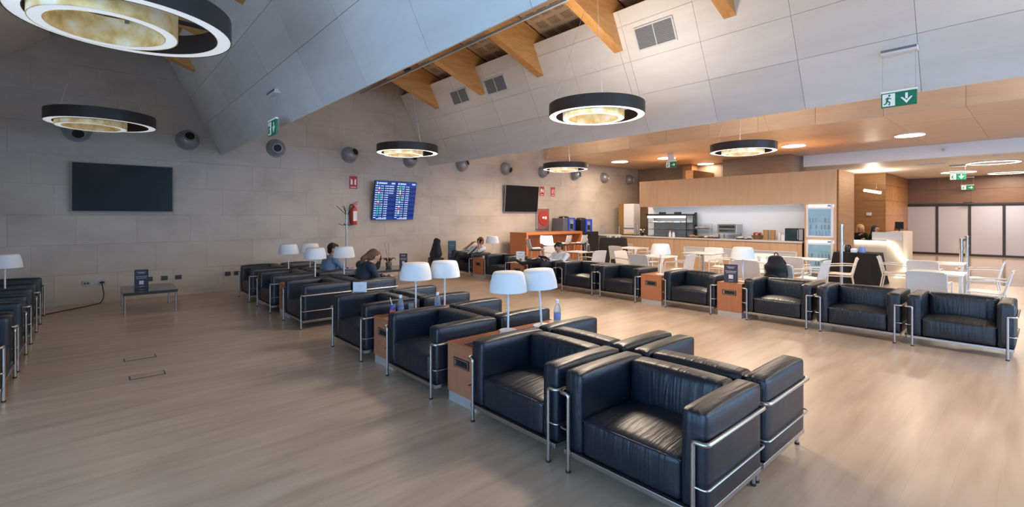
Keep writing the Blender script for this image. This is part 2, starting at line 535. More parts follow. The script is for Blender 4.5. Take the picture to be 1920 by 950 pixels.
# roof deck and glulam rafters of each bay
RAF_Y = [1.09, 3.01, 4.93, 6.85, 8.77, 10.69]
for bi, dx in enumerate((-5.37, 0, 5.37)):
    m = MB()
    m.prism([(7.15 + dx, 5.25), (5.1 + dx, 5.92), (5.1 + dx, 5.97), (7.15 + dx, 5.30)], 'y', YF, YB - .03)
    m.prism([(3.1 + dx, 5.25), (5.1 + dx, 5.92), (5.1 + dx, 5.97), (3.1 + dx, 5.30)], 'y', YF, YB - .03)
    dk = struct(m.build('ceiling_deck', 'black_metal'), 'acoustic board roof deck between the rafters')
    ys = [YF, -4.67, -2.75, -.83] + RAF_Y + [YB - .05]
    for i in range(len(ys) - 1):
        y0, y1 = ys[i] + .10, ys[i + 1] - .10
        if i >= 2:
            MB().prism([(7.1 + dx, 5.225), (5.12 + dx, 5.872), (5.12 + dx, 5.892), (7.1 + dx, 5.245)], 'y', y0, y1).build('acoustic_panel', 'acoustic_deck', dk)
names = ('left', 'middle', 'far')
ordn = ('farthest from', 'fifth from', 'fourth from', 'third from', 'second from', 'nearest')
RM = MB().prism([(7.05, 4.45), (5.1, 5.19), (3.3, 4.5), (3.3, 5.2), (5.1, 5.88), (7.05, 5.23)], 'y', -.09, .09).mesh('rafter', 'rafter', bevel=.006)
for bi, dx in enumerate((-5.37, 0, 5.37)):
    for k, y in enumerate(RAF_Y):
        if bi == 0 and k < 3: continue
        tag(obj('rafter', RM, None, (dx, y, -.12 if bi == 0 else 0)), 'orange glulam roof rafter in the %s ceiling bay, %s the stone wall' % (names[bi], ordn[k]), 'rafter', 'glulam rafters')
tag(MB().box(.10, .16, -5.5, YB - .05, 4.91, 4.99).build('steel_rail', 'steel_blue'), 'long grey steel rail above the left ring pendants', 'rail')
tag(MB().box(10.77, 10.83, -5.5, YB - .05, 4.91, 4.99).build('steel_rail', 'steel_blue'), 'long grey steel rail above the far ring pendants', 'rail')
tag(MB().box(5.385, 5.425, -5.5, YB - .05, 4.93, 4.975).build('steel_rail', 'steel_blue'), 'long grey steel rail running below the rafters of the middle bay', 'rail')

# timber soffit over the buffet
sof = struct(MB().box(12.42, XT + .4, YF, YB - .03, 3.80, 3.9).box(12.42, 12.5, YF, YB - .03, 3.80, 6.0).build('ceiling_timber', 'maple'), 'maple panelled soffit over the dining and buffet area')
panel_wall(sof, 'soffit_panel', COLS, [12.40, 13.9, 15.4, 16.9, XT], lambda u, v, d: (v, u, 3.76 + d), 'maple', .035, .004)
panel_wall(sof, 'fascia_panel', COLS, [3.76, 5.3], lambda u, v, d: (12.40 + d, u, v), 'maple', .018, .006)
# timber back wall behind the buffet, with a niche and a projecting block
wb = struct(MB().box(XT + .02, XT + .2, 5.55, YB - .03, 0, 3.80).build('wall_timber', 'oak_dark2'), 'brown timber panelled wall behind the buffet')
panel_wall(wb, 'wall_panel', [5.55, 6.4, 7.4, 8.4, 9.4, 10.4, 11.3, YB - .02], [0, 1.2, 2.4, 3.1, 3.76], lambda u, v, d: (XT + d, u, v), 'wall_grey_oak', .018, .008)
struct(MB().box(17.5, XT - .01, 5.62, 7.95, 2.0, 3.755).build('wall_block', 'wall_grey_oak', bevel=.004), 'pale timber block standing above the buffet canopy')
struct(MB().box(17.9, XT - .01, 9.35, 9.75, 2.0, 3.755).build('wall_pier', 'oak_dark', bevel=.004), 'orange timber pier above the buffet canopy')
# white beam and entrance hall
struct(MB().box(XT - .01, XT + .35, YF, 5.55, 3.38, 3.80).build('trim_1', 'white_paint', bevel=.004), 'white painted beam at the edge of the entrance hall')
eh = struct(MB().box(XT + .3, 29, YF, 9.0, 3.40, 3.55).build('ceiling_entry', 'entry_ceiling'), 'smooth pale ceiling of the entrance hall')
wd = struct(MB().box(28.05, 28.3, YF, 9.0, 2.2, 3.45).build('wall_right', 'oak_dark2'), 'dark timber panelling above the sliding doors')
panel_wall(wd, 'wall_panel', [-5.9, -4.3, -2.7, -1.1, .5, 2.1, 3.2, 4.25], [2.24, 2.85, 3.40], lambda u, v, d: (28.03 + d, u, v), 'oak_dark2', .018, .010)
wr = struct(MB().box(23.5, 28.04, 4.20, 4.4, 0, 3.40).box(23.44, 23.7, 4.22, 9.0, 0, 3.40).box(16.75, 23.6, 8.7, 9.0, 0, 3.4).build('wall_reception', 'oak_dark'), 'orange brown timber panelled wall behind the reception desk')
panel_wall(wr, 'wall_panel', [4.18, 5.4, 6.6, 7.8, 8.7], [0, 1.1, 1.72, 2.32, 2.93, 3.40], lambda u, v, d: (23.42 + d, u, v), 'oak_dark', .018, .012)
panel_wall(wr, 'wall_panel', [23.42, 24.6, 25.8, 27, 28.02], [0, 1.1, 1.72, 2.32, 2.93, 3.40], lambda u, v, d: (u, 4.18 + d, v), 'oak_dark', .018, .012)

# sliding doors
bs = [4.23, 3.18, 2.14, 1.12, .10, -.92, -1.94, -2.96, -4.0]
for i in range(len(bs) - 1):
    y1, y0 = bs[i], bs[i + 1]
    m = MB().box(27.96, 28.02, y0, y0 + .045, 0, 2.2).box(27.96, 28.02, y1 - .045, y1, 0, 2.2).box(27.96, 28.02, y0 + .04, y1 - .04, 0, .09).box(27.96, 28.02, y0 + .04, y1 - .04, 2.13, 2.2)
    d = struct(m.build('door_%d' % (i + 1), 'door_frame'), 'frosted glass sliding door leaf in a dark frame')
    MB().box(27.985, 28.0, y0 + .04, y1 - .04, .09, 2.13).build('pane', 'door_glass', d)
struct(MB().box(27.92, 28.03, YF, 4.2, 2.17, 2.25).build('trim_2', 'door_frame'), 'dark header rail over the sliding doors')
tag(MB().prism([(27.80, 2.19), (27.92, 2.17), (27.92, 2.29), (27.84, 2.28)], 'y', 2.02, 2.32).build('door_sensor', 'black_metal', bevel=.01), 'small black motion sensor over the sliding doors', 'sensor')
struct(MB().box(28.03, 28.3, YF, -4.0, 0, 2.2).build('wall_right', 'oak_dark2'), 'timber wall beside the sliding doors')
# window wall on the left; unseen wall behind the camera with openings added for more daylight
m = MB().box(XL - .25, XL, YF, YB + .3, 0, .12).box(XL - .25, XL, YF, YB + .3, 2.80, 6.1)
ys = [-6.0, -4.2, -2.4, -.6, 1.2, 3.0, 3.8]
for y in ys: m.box(XL - .15, XL - .05, y - .04, y + .04, .12, 2.80)
m.box(XL - .15, XL - .05, YF, 3.8, .9, .95)
m.box(XL - .25, XL, 3.8, YB + .3, .12, 2.80)  # unseen solid stretch, shaped to keep daylight off the far left
struct(m.build('wall_left', 'white_paint'), 'window wall with slim white mullions')
m = MB().box(XL, 29.3, YF - .25, YF, 0, .2).box(XL, 29.3, YF - .25, YF, 4.9, 6.1).box(XL, 29.3, YF - .25, YF, 3.0, 3.3)
m.box(XL, 3.6, YF - .25, YF, 3.3, 4.9).box(6.9, 8.6, YF - .25, YF, 3.3, 4.9).box(12.2, 29.3, YF - .25, YF, 3.3, 4.9)  # upper openings added so daylight reaches the sloping baffles
m.box(XL, 4.0, YF - .25, YF, .2, 3.0).box(16.0, 29.3, YF - .25, YF, .2, 3.0)
for x in [4, 6, 8, 10, 12, 14, 16]: m.box(x - .04, x + .04, YF - .15, YF - .05, .2, 3.0)
struct(m.build('wall_front', 'white_paint'), 'unseen wall behind the viewpoint, its windows added to brighten the room')
struct(MB().box(28.2, 28.5, -6, 9, 3.3, 6.1).box(XT + .3, 28.5, 9.0, 9.2, 0, 6.1).box(XT + .2, XT + .5, 8.9, YB + .3, 0, 6.1).box(28.2, 28.4, 4.2, 9, 0, 3.5).build('wall_outer', 'white_paint'), 'outer wall beyond the entrance')
# ------------------------------------------------------------------ leather armchairs
def make_armchair(label):
    t = thing('armchair', label, 'armchair', group='leather tube-frame armchairs')
    s = cushion(.03, .60, -.334, .334, .135, .368, .026, (.012, .004, .035), 12).build('seat_cushion', 'leather', t, smooth=True)
    b = cushion(.545, .718, -.334, .334, .15, .642, .035, (.032, .004, .010), 12).build('back_cushion', 'leather', t, smooth=True)
    MB().tube(elbow([(.575, -.318, .631), (.575, .318, .631), (.69, .318, .634), (.69, -.318, .634), (.575, -.318, .631), (.575, 0, .631)], .02, 3)[:-2], .0045, 6).build('piping', 'leather', b, smooth=True)
    MB().tube([(.038, -.34, .352), (.032, -.2, .357), (.030, 0, .358), (.032, .2, .357), (.038, .34, .352)], .0045, 6).build('piping', 'leather', s, smooth=True)
    for sg in (-1, 1):
        y0, y1 = (.336, .484) if sg > 0 else (-.484, -.336)
        a = cushion(.03, .735, y0, y1, .13, .645, .026, (.008, .006, .014), 10).build('arm_cushion', 'leather', t, smooth=True)
        for yy in (y0 + .012, y1 - .012):
            MB().tube([(.040, yy, .60), (.047, yy, .622), (.07, yy, .636), (.2, yy, .639), (.55, yy, .639), (.72, yy, .634)], .004, 6).build('piping', 'leather', a, smooth=True)
        fx, fy, oy = 0.0, sg * .424, sg * .500
        MB().tube([(fx, fy, .012), (fx, fy, .47)], .0130, 10).build('leg', 'chrome', t, smooth=True)
        MB().tube([(.742, sg * .43, .012), (.742, sg * .43, .47)], .0130, 10).build('leg', 'chrome', t, smooth=True)
        MB().tube(elbow([(fx, fy, .46), (fx, fy, .5), (fx, oy, .5), (.742, oy, .5), (.742, sg * .43, .5), (.742, sg * .43, .46)], .035, 5), .0130, 10).build('arm_rail', 'chrome', t, smooth=True)
        MB().tube(elbow([(fx, fy, .27), (fx, oy, .27), (.742, oy, .27), (.742, sg * .43, .27)], .03, 4), .006, 8).build('side_rail', 'chrome_thin', t, smooth=True)
        for x_, y_ in ((fx, fy), (.742, sg * .43)):
            MB().tube([(x_, y_, 0), (x_, y_, .014)], .017, 10).build('foot', 'rubber', t)
    m = MB().box(.012, .03, -.475, .475, .10, .132).box(.73, .745, -.475, .475, .10, .132).box(.02, .74, -.475, -.46, .10, .132).box(.02, .74, .46, .475, .10, .132)
    m.box(.03, .73, -.46, .46, .118, .130)
    m.build('base_frame', 'chrome', t, bevel=.003)
    return t
CH_Y = [1.626, 2.652, 4.13, 5.615, 7.68, 9.28, 10.70]
where = ['nearest to the viewer', 'second from the viewer', 'between the two nearest lamp tables', 'behind the cans and bottles table',
         'across the open gap', 'between the two far lamp tables', 'farthest, next to the stone wall']
A0 = make_armchair('black leather armchair, middle double row facing left, ' + where[0])
A0.location = (2.31, CH_Y[0], 0)
for k, y in enumerate(CH_Y):
    if k: copy_tree(A0, (2.31, y, 0), 0, 'black leather armchair, middle double row facing left, ' + where[k])
where2 = ['nearest to the viewer', 'second from the viewer', 'third from the viewer', 'fourth from the viewer', 'holding the woman in the dark jacket', 'holding the man in the blue shirt', 'farthest, next to the stone wall']
for k, y in enumerate(CH_Y):
    copy_tree(A0, (3.846, y, 0), math.pi, 'black leather armchair, middle double row facing right, ' + where2[k])
RR_Y = [.712, 1.738, 2.764, 4.206, 5.70, 6.76, 7.88, 9.53, 11.08]
where3 = ['at its right end', 'second from the right end', 'third from its right end', 'between the two wooden cube tables', 'left of the cube table lamp',
          'two left of the table lamp', 'with the reading man', 'between the two far cube tables', 'holding the man on the phone']
for k, y in enumerate(RR_Y):
    copy_tree(A0, (7.88, y, 0), 0, 'black leather armchair in the row before the dining area, ' + where3[k])
LR_Y = [6.605, 7.70, 9.18, 10.70]
where4 = ['nearest to the viewer', 'second from the viewer', 'third from the viewer', 'nearest the stone wall']
for k, y in enumerate(LR_Y):
    copy_tree(A0, (-.58, y, 0), math.pi, 'black leather armchair at the left picture edge, ' + where4[k])

# ------------------------------------------------------------------ wooden cube tables
def side_table(x0, x1, y, w, label, face, h=.53, top='cherry', front='cherry_light'):
    t = thing('side_table', label, 'side table', ((x0 + x1) / 2, y, 0), group='wooden cube side tables')
    L = x1 - x0
    MB().box(-L / 2, L / 2, -w / 2, w / 2, .09, h - .022).build('body', front, t, bevel=.003)
    MB().box(-L / 2, L / 2, -w / 2, w / 2, h - .022, h).build('table_top', top, t, bevel=.003)
    MB().box(-L / 2 + .008, L / 2 - .008, -w / 2 + .008, w / 2 - .008, 0, .09).build('plinth', 'plinth', t, bevel=.003)
    for fc in face:
        fx = fc * L / 2
        a, b = sorted((fx, fx + fc * .006))
        so = MB().box(a, b, -.115, .115, h - .20, h - .115).build('socket_strip', 'machine_black', t, bevel=.002)
        a, b = sorted((fx + fc * .006, fx + fc * .009))
        MB().box(a, b, -.10, .10, h - .192, h - .186).box(a, b, -.10, .10, h - .129, h - .123).box(a, b, -.10, -.094, h - .186, h - .129).box(a, b, .094, .10, h - .186, h - .129).build('trim_frame', 'aluminium', so)
        for k in range(3):
            c = -.062 + k * .052
            MB().tube([(fx + fc * .006, c, h - .157), (fx + fc * .012, c, h - .157)], .019, 12).build('socket', 'cable_black', so)
        MB().box(a, b, .075, .088, h - .178, h - .136).build('usb_port', 'aluminium', so)
    return t
side_table(2.42, 3.736, 3.385, .43, 'long wooden cube table with two white lamps, nearest the viewer in the double row', (-1, 1))
side_table(2.42, 3.736, 4.872, .45, 'long wooden cube table crowded with bottles and a drink can', (-1, 1))
side_table(2.42, 3.736, 8.48, .52, 'long wooden cube table before the woman in the dark jacket', (-1, 1))
side_table(2.42, 3.736, 9.99, .38, 'long wooden cube table at the stone wall end of the double row', (-1, 1))
side_table(7.92, 8.62, 3.485, .41, 'wooden cube table carrying the dark menu stand', (-1,), .56)
side_table(7.92, 8.62, 4.955, .44, 'wooden cube table carrying one white lamp in the row before the dining area', (-1,), .56)
side_table(7.92, 8.62, 8.72, .50, 'wooden cube table carrying the white notice card', (-1,), .50)
side_table(7.92, 8.62, 10.31, .48, 'wooden cube table beside the man on the phone', (-1,), .53)
side_table(-1.28, -.68, 9.94, .44, 'wooden cube table between the armchairs at the left picture edge', (1,), .53)

# ------------------------------------------------------------------ table lamps
def make_lamp(label):
    t = thing('table_lamp', label, 'lamp', group='white table lamps')
    MB().lathe([(.0, 0), (.085, 0), (.088, .006), (.085, .014), (.02, .02), (0, .02)], 28).build('base', 'lamp_white', t, smooth=True)
    MB().tube([(0, 0, .015), (0, 0, .40)], .0105, 10).build('pole', 'lamp_white', t, smooth=True)
    MB().lathe([(.187, .392), (.180, .46), (.162, .54), (.149, .575), (.138, .583), (.0, .585), (0, .579), (.134, .577), (.145, .57), (.158, .535), (.176, .46), (.183, .392)], 40, closed=True).build('lamp_shade', 'lamp_shade', t, smooth=True)
    MB().tube([(0, 0, .40), (0, 0, .46)], .016, 10).build('bulb_holder', 'lamp_white', t)
    return t
L0 = make_lamp('white table lamp nearest the viewer, on the long wooden table')
L0.location = (3.07, 3.51, .53)
for x, y, z, lab, tilt in [
    (3.455, 3.43, .536, 'white table lamp leaning slightly, behind the nearest lamp on the long wooden table', .09),
    (2.86, 4.92, .53, 'white table lamp beside the water bottles, left one of its table', 0),
    (3.25, 4.90, .53, 'white table lamp beside the water bottles, right one of its table', -.02),
    (2.95, 8.52, .53, 'white table lamp left of the man in the blue shirt, in front', 0),
    (3.45, 8.48, .53, 'white table lamp right of the man in the blue shirt', 0),
    (2.95, 10.02, .53, 'white table lamp leftmost of the middle double row', 0),
    (3.36, 10.00, .53, 'white table lamp half hidden behind its neighbour near the stone wall', 0),
    (8.10, 4.86, .56, 'white table lamp on the cube table before the dining area', 0),
    (8.22, 3.39, .56, 'white table lamp behind the dark menu stand', 0),
    (8.45, 10.34, .53, 'white table lamp beside the man on the phone', 0),
    (-.92, 9.96, .53, 'white table lamp at the left picture edge', 0)]:
    l = copy_tree(L0, (x, y, z), 0, lab); l.rotation_euler = (0, tilt * -.74, 0) if not tilt else (-.035, -.05, 0) if tilt > 0 else (0, 0, 0)
# ------------------------------------------------------------------ ring pendants
def make_pendant(label):
    t = thing('ring_pendant', label, 'pendant lamp', group='double ring pendant lamps')
    R = .68
    MB().lathe([(R, .0), (R, .17), (R - .012, .17), (R - .10, .165), (R - .105, .165), (R - .105, .004), (R - .10, 0), (R - .098, .01), (R - .008, .01), (R - .006, 0)], 56, closed=True).build('outer_ring', 'bronze', t, smooth=True)
    MB().lathe([(R - .007, .004), (R - .007, .009), (R - .099, .009), (R - .099, .004)], 56, closed=True).build('outer_diffuser', 'ring_light', t)
    r = .43; cx, cy = -.125, -.045
    MB().lathe([(r, -.06), (r, .155), (r - .012, .155), (r - .085, .15), (r - .085, -.06), (r - .08, -.06), (r - .075, -.05), (r - .01, -.05), (r - .006, -.06)], 48, (cx, cy, 0), closed=True).build('inner_drum', 'gold_leaf', t, smooth=True)
    MB().lathe([(r - .007, -.058), (r - .007, -.052), (r - .079, -.052), (r - .079, -.058)], 48, (cx, cy, 0), closed=True).build('inner_diffuser', 'ring_light', t)
    for k in range(3):
        a = 2 * math.pi * k / 3 + .5
        MB().tube([((R - .05) * math.cos(a), (R - .05) * math.sin(a), .16), (.06 * math.cos(a), .06 * math.sin(a), 1.88)], .0022, 6).build('cable', 'steel', t)
    MB().box(-.62, .60, -.012, .012, .12, .15).box(-.012, .012, -.62, .62, .12, .15).build('crossbar', 'bronze', t)
    MB().lathe([(0, 1.86), (.09, 1.86), (.09, 1.92), (0, 1.92)], 20).build('canopy', 'black_metal', t, smooth=True)
    return t
P0 = make_pendant('double ring pendant lamp in the middle bay, above the armchair rows, largest complete one')
P0.location = (5.45, 4.30, 3.10)
WARM = (1.0, .81, .62)
lamp_light(P0, 'AREA', (0, 0, -.07), 100, WARM, 1.0); _u = lamp_light(P0, 'AREA', (0, 0, .22), 34, (1, .88, .76), 1.1, 'added_uplight'); _u.rotation_euler = (math.pi, 0, 0)  # upward area light added to brighten baffles and roof deck
for x, y, lab, pw in [(5.38, 9.62, 'double ring pendant lamp hanging before the flight information screen', 18),
                  (.14, 9.88, 'double ring pendant lamp above the large dark screen at left', 4),
                  (.22, 4.68, 'huge double ring pendant lamp cut by the top left picture corner', 4),
                  (10.80, 9.70, 'double ring pendant lamp hanging before the right hand dark screen', 105),
                  (10.85, 4.47, 'double ring pendant lamp hanging before the maple soffit', 105),
                  (5.45, -.95, 'double ring pendant lamp outside the view, in the middle bay', 55),
                  (10.80, -.75, 'double ring pendant lamp outside the view, in the far bay', 65)]:
    p = copy_tree(P0, (x, y, 3.10), 0, lab)
    for ch in list(p.children):
        if ch.type == 'LIGHT':
            ch.data = ch.data.copy(); ch.data.energy = pw * (.5 if y < 0 else .26) if 'up' in ch.name else pw
        elif pw < 5 and ch.name.split('.')[0] in ('outer_diffuser', 'inner_diffuser', 'inner_drum'):
            ch.material_slots[0].link = 'OBJECT'; ch.material_slots[0].material = MAT['gold_dim' if 'drum' in ch.name else 'ring_dim']

# ------------------------------------------------------------------ ball jet nozzles on the stone wall
NZ = [-.19, 1.55, 3.30, 5.09, 6.87, 8.69, 10.50, 12.29, 14.07, 15.88, 17.65]
aims = [(.1, -1, -.5), (.05, -1, .35), (-.15, -1, -.12), (.35, -1, .35), (.1, -1, .4), (.5, -1, .4), (.3, -1, -.3), (.2, -1, 0), (.55, -1, .1), (.75, -1, -.35), (.8, -1, 0)]
nl = ['leftmost, half behind the ring pendant', 'above the large left screen', 'below the left green exit sign', 'above the fire extinguisher sign', 'behind the pendant before the flight screen', 'tucked under the right baffle edge',
      'above the right hand dark screen', 'left of the far pendant', 'right of the far pendant', 'second from the timber wall corner', 'nearest the timber wall corner']
base_m = MB().sphere((0, 0, 0), .195, 28, 18).mesh('ball', 'grey_paint', smooth=True)
for x, a, lab in zip(NZ, aims, nl):
    t = thing('jet_nozzle', 'grey ball air nozzle on the stone wall, ' + lab, 'air nozzle', (x, YB - .075, 3.29), group='ball jet nozzles')
    m = MB().lathe([(.215, .0), (.215, .03), (.20, .045), (.19, .045), (.19, .0)], 32, closed=True)
    f = m.build('flange', 'grey_paint', t, smooth=True); f.rotation_euler = (math.pi / 2, 0, 0); f.location = (0, .075, 0)
    obj('ball', base_m, t)
    d = Vector(a).normalized(); q = d.to_track_quat('Z', 'Y').to_euler()
    n = MB().lathe([(.104, .13), (.104, .212), (.088, .212), (.088, .14)], 24, closed=True).build('nozzle', 'grey_paint', t, smooth=True); n.rotation_euler = q
    h = MB().lathe([(0, .199), (.086, .199), (.086, .16), (0, .16)], 24, closed=True).build('opening_shade', 'mouth_shade', t); h.rotation_euler = q  # dark disc paints the shade inside the nozzle mouth

# ------------------------------------------------------------------ air grilles on the baffle
def on_slope(A, B, z, off=0):
    a, b = Vector(A), Vector(B); k = (z - a.y) / (b.y - a.y); t = (b - a).normalized(); nrm = Vector((-abs(t.y), -abs(t.x)))
    p = a + (b - a) * k + nrm * off; return p
def grille(A, B, z0, z1, y0, y1, label):
    t = thing('air_grille', label, 'air grille', group='ceiling air grilles')
    def P(z, y, off): p = on_slope(A, B, z, off); return (p.x, y, p.y)
    def slab(z0, z1, y0, y1, o0, o1):
        V = [P(z, y, o) for o in (o0, o1) for z, y in ((z0, y0), (z0, y1), (z1, y1), (z1, y0))]
        return V, [(0, 1, 2, 3), (7, 6, 5, 4), (0, 4, 5, 1), (1, 5, 6, 2), (2, 6, 7, 3), (3, 7, 4, 0)]
    MB().add(*slab(z0, z1, y0, y1, .0, .006)).build('grille_back', 'vent_grey', t)
    m = MB(); w = .022; ym = (y0 + y1) / 2
    for s in ((z0, z1, y0 - w, y0 + .003), (z0, z1, y1 - .003, y1 + w), (z0 - w * .9, z0 + .003, y0 - w, y1 + w), (z1 - .003, z1 + w * .9, y0 - w, y1 + w), (z0, z1, ym - .008, ym + .008)):
        m.add(*slab(*s, 0, .022))
    m.build('grille_frame', 'vent_frame', t)
    N = 12
    for k in range(N):
        z = z0 + (z1 - z0) * (k + .5) / N
        MB().add(*slab(z - .006, z + .004, y0, y1, .004, .016)).build('blade', 'vent_grey', t)
A1, B1 = (7.55, 3.17), (6.58, 5.09); A0_, B0_ = (2.18, 3.03), (1.20, 4.95)
grille(A1, B1, 4.46, 4.76, 3.86, 4.52, 'grey double air grille on the white baffle, nearest and largest')
grille(A1, B1, 4.49, 4.77, 7.88, 8.55, 'grey double air grille on the white baffle, between two rafters')
grille(A1, B1, 4.49, 4.77, 9.28, 9.92, 'grey double air grille on the white baffle, nearest the stone wall')
grille(A0_, B0_, 4.27, 4.55, 8.0, 8.6, 'grey air grille on the left baffle behind the huge pendant')

# ------------------------------------------------------------------ exit signs
def exit_sign(x, y, zt, w, h, label, z_mount, arrow='down', mount_w=None, flip=False):
    t = thing('exit_sign', label, 'exit sign', (x, y, zt), group='green emergency exit signs')
    p = MB().box(-.012, .012, -w / 2, w / 2, -h, 0).build('sign_panel', 'green_sign', t, bevel=.002)
    MB().box(-.018, .018, -w / 2 - .004, w / 2 + .004, 0, .02).build('top_rail', 'sign_white_lit', t)
    if z_mount:
        for s in (-1, 1): MB().tube([(0, s * w * .46, .015), (0, s * w * .46, z_mount)], .0018, 6).build('cable', 'steel', t)
        MB().box(-.03, .07, -w * .52, w * .52, z_mount, z_mount + .06).build('lamp_bracket', 'sign_white', t, bevel=.006)
        MB().box(-.034, -.028, -w * .5, w * .5, z_mount + .03, z_mount + .058).build('bracket_face', 'vent_grey', t)
    fx0, fx1 = -.0150, -.0125
    S = 1 if not flip else -1           # +y is the left side seen from the lounge
    def q(y0, y1, z0, z1, mat='sign_white_lit', name='pictogram'):
        a, b = sorted((y0 * S, y1 * S)); MB().box(fx0 - (.0015 if mat == 'green_sign' else 0), fx1, a, b, z0, z1).build(name, mat, p)
    # white door field at one end with the running figure
    d0, d1 = w * .46, w * .10
    q(d1, d0, -h * .93, -h * .07)
    m = MB()
    cy = (d0 + d1) / 2
    def seg(a, b, r): m.tube([(fx0 - .001, a[0] * S, a[1]), (fx0 - .001, b[0] * S, b[1])], r, 6)
    m.sphere((fx0 - .001, (cy - .02 * w) * S, -h * .2), (.002, h * .075, h * .075), 10, 6)
    seg((cy + .01 * w, -h * .32), (cy + .05 * w, -h * .55), h * .06)
    seg((cy + .05 * w, -h * .55), (cy - .04 * w, -h * .68), h * .045); seg((cy - .04 * w, -h * .68), (cy - .01 * w, -h * .88), h * .04)
    seg((cy + .05 * w, -h * .55), (cy + .07 * w, -h * .74), h * .045); seg((cy + .07 * w, -h * .74), (cy + .14 * w, -h * .78), h * .04)
    seg((cy + .01 * w, -h * .34), (cy - .07 * w, -h * .44), h * .035); seg((cy + .01 * w, -h * .34), (cy + .09 * w, -h * .42), h * .035)
    m.build('running_figure', 'green_sign', p)
    # arrow
    ca = -w * .22; m = MB(); X = (fx0, fx1)
    if arrow == 'down':
        m.box(*X, *sorted(((ca - .035 * w) * S, (ca + .035 * w) * S)), -h * .55, -h * .15)
        m.prism([((ca - .17 * w) * S, -h * .42), ((ca - .11 * w) * S, -h * .42), (ca * S, -h * .66), ((ca + .11 * w) * S, -h * .42), ((ca + .17 * w) * S, -h * .42), (ca * S, -h * .86)], 'x', *X)
    else:
        m.box(*X, *sorted(((ca - .12 * w) * S, (ca + .14 * w) * S)), -h * .56, -h * .44)
        m.prism([((ca - .20 * w) * S, -h * .5), ((ca - .08 * w) * S, -h * .25), ((ca - .04 * w) * S, -h * .3), ((ca - .10 * w) * S, -h * .5), ((ca - .04 * w) * S, -h * .7), ((ca - .08 * w) * S, -h * .75)], 'x', *X)
    m.build('arrow', 'sign_white_lit', p)
    return t
exit_sign(7.2, 1.16, 3.145, .335, .172, 'green exit sign with a down arrow hanging from the white baffle at right', .46)
_e = exit_sign(14.5, 8.31, 3.50, .37, .20, 'green exit sign with a sideways arrow under the maple soffit', .0, 'right')
MB().box(-.03, .03, -.11, .11, .02, .26).build('mount', 'sign_white', _e)
exit_sign(21.5, 1.93, 3.10, .40, .21, 'green exit sign with a down arrow in the entrance hall', .22)
exit_sign(27.75, 2.19, 3.0, .40, .19, 'small green exit sign above the sliding doors', .32, 'right')
exit_sign(1.95, 7.34, 3.03, .38, .21, 'green exit sign at the lower edge of the left baffle', .36)

# ------------------------------------------------------------------ screens and wall fittings
def screen(x0, x1, z0, z1, label, tilt=.0):
    t = thing('wall_screen', label, 'television', ((x0 + x1) / 2, YB - .14, (z0 + z1) / 2), group='dark wall screens')
    w, h = (x1 - x0) / 2, (z1 - z0) / 2
    MB().box(-w, w, -.02, .03, -h, h).build('casing', 'tv_side', t, bevel=.004)
    MB().box(-w + .012, w - .012, -.024, -.019, -h + .014, h - .012).build('display', 'tv_black', t)
    MB().box(-.25, .25, .03, .12, -.2, .2).build('wall_bracket', 'black_metal', t)
    t.rotation_euler = (tilt, 0, 0)
    return t
screen(-.27, 1.285, 1.755, 2.69, 'large dark flat screen on the stone wall at left')
screen(10.40, 11.96, 1.825, 2.745, 'large dark flat screen on the stone wall beside the fire signs', .09)
# flight information board: two portrait displays side by side
bt = thing('flight_board', 'blue flight information display with two columns on the stone wall', 'display board', (6.29, YB - .25, 2.105))
bt.rotation_euler = (.2, 0, 0)
MB().box(-.625, .625, .0, .06, -.535, .535).build('casing', 'black_metal', bt)
MB().box(-.2, .2, .06, .15, -.2, .2).build('wall_bracket', 'black_metal', bt)
rb = random.Random(3)
for s, x0 in ((0, -.62), (1, .01)):
    dsp = MB().box(x0, x0 + .61, -.012, .0, -.53, .53).build('display', 'board_blue', bt)
    for k in range(15):
        zz = .40 - k * .062
        if k % 2: MB().box(x0 + .005, x0 + .605, -.0132, -.012, zz - .03, zz + .03).build('row_band', 'board_dark', dsp)
    m = MB()
    m.box(x0 + .10, x0 + .34 - s * .06, -.0145, -.013, .455, .492)
    m.box(x0 + .04, x0 + .078, -.0145, -.013, .445, .50)
    m.box(x0 + .47, x0 + .575, -.0145, -.013, .455, .495)
    for k in range(15):
        zz = .40 - k * .062
        m.box(x0 + .015, x0 + .085, -.0145, -.013, zz - .011, zz + .011)
        for a, b in ((.17, .20), (.21, .25), (.29, .33), (.335, .40)):
            m.box(x0 + a, x0 + b - rb.random() * .01, -.0145, -.013, zz - .014, zz + .008)
        if s == 0 and k < 4:
            m.box(x0 + .41, x0 + .57 - rb.random() * .03, -.0145, -.013, zz - .014, zz + .008)
    m.box(x0 + .10, x0 + .40, -.0145, -.013, -.515, -.495)
    m.build('lettering', 'board_text', dsp)['kind'] = 'stuff'
    seq = (['sky', 'white', 'red', 'white', 'green', 'green', 'green', 'yellow', 'red', 'green', 'green', 'green', 'green', 'sky'] if s == 0 else
           ['green', 'green', 'white', 'yellow', 'red', 'green', 'green', 'white', 'sky', 'white', 'red', 'yellow', 'white', 'sky'])
    for k, c in enumerate(seq):
        zz = .40 - k * .062
        MB().box(x0 + .10, x0 + .145, -.0148, -.013, zz - .02, zz + .02).build('airline_mark', 'board_' + c, dsp)
        if c == 'green': MB().box(x0 + .17, x0 + .26, -.0146, -.013, zz + .013, zz + .022).build('status_bar', 'board_green', dsp)

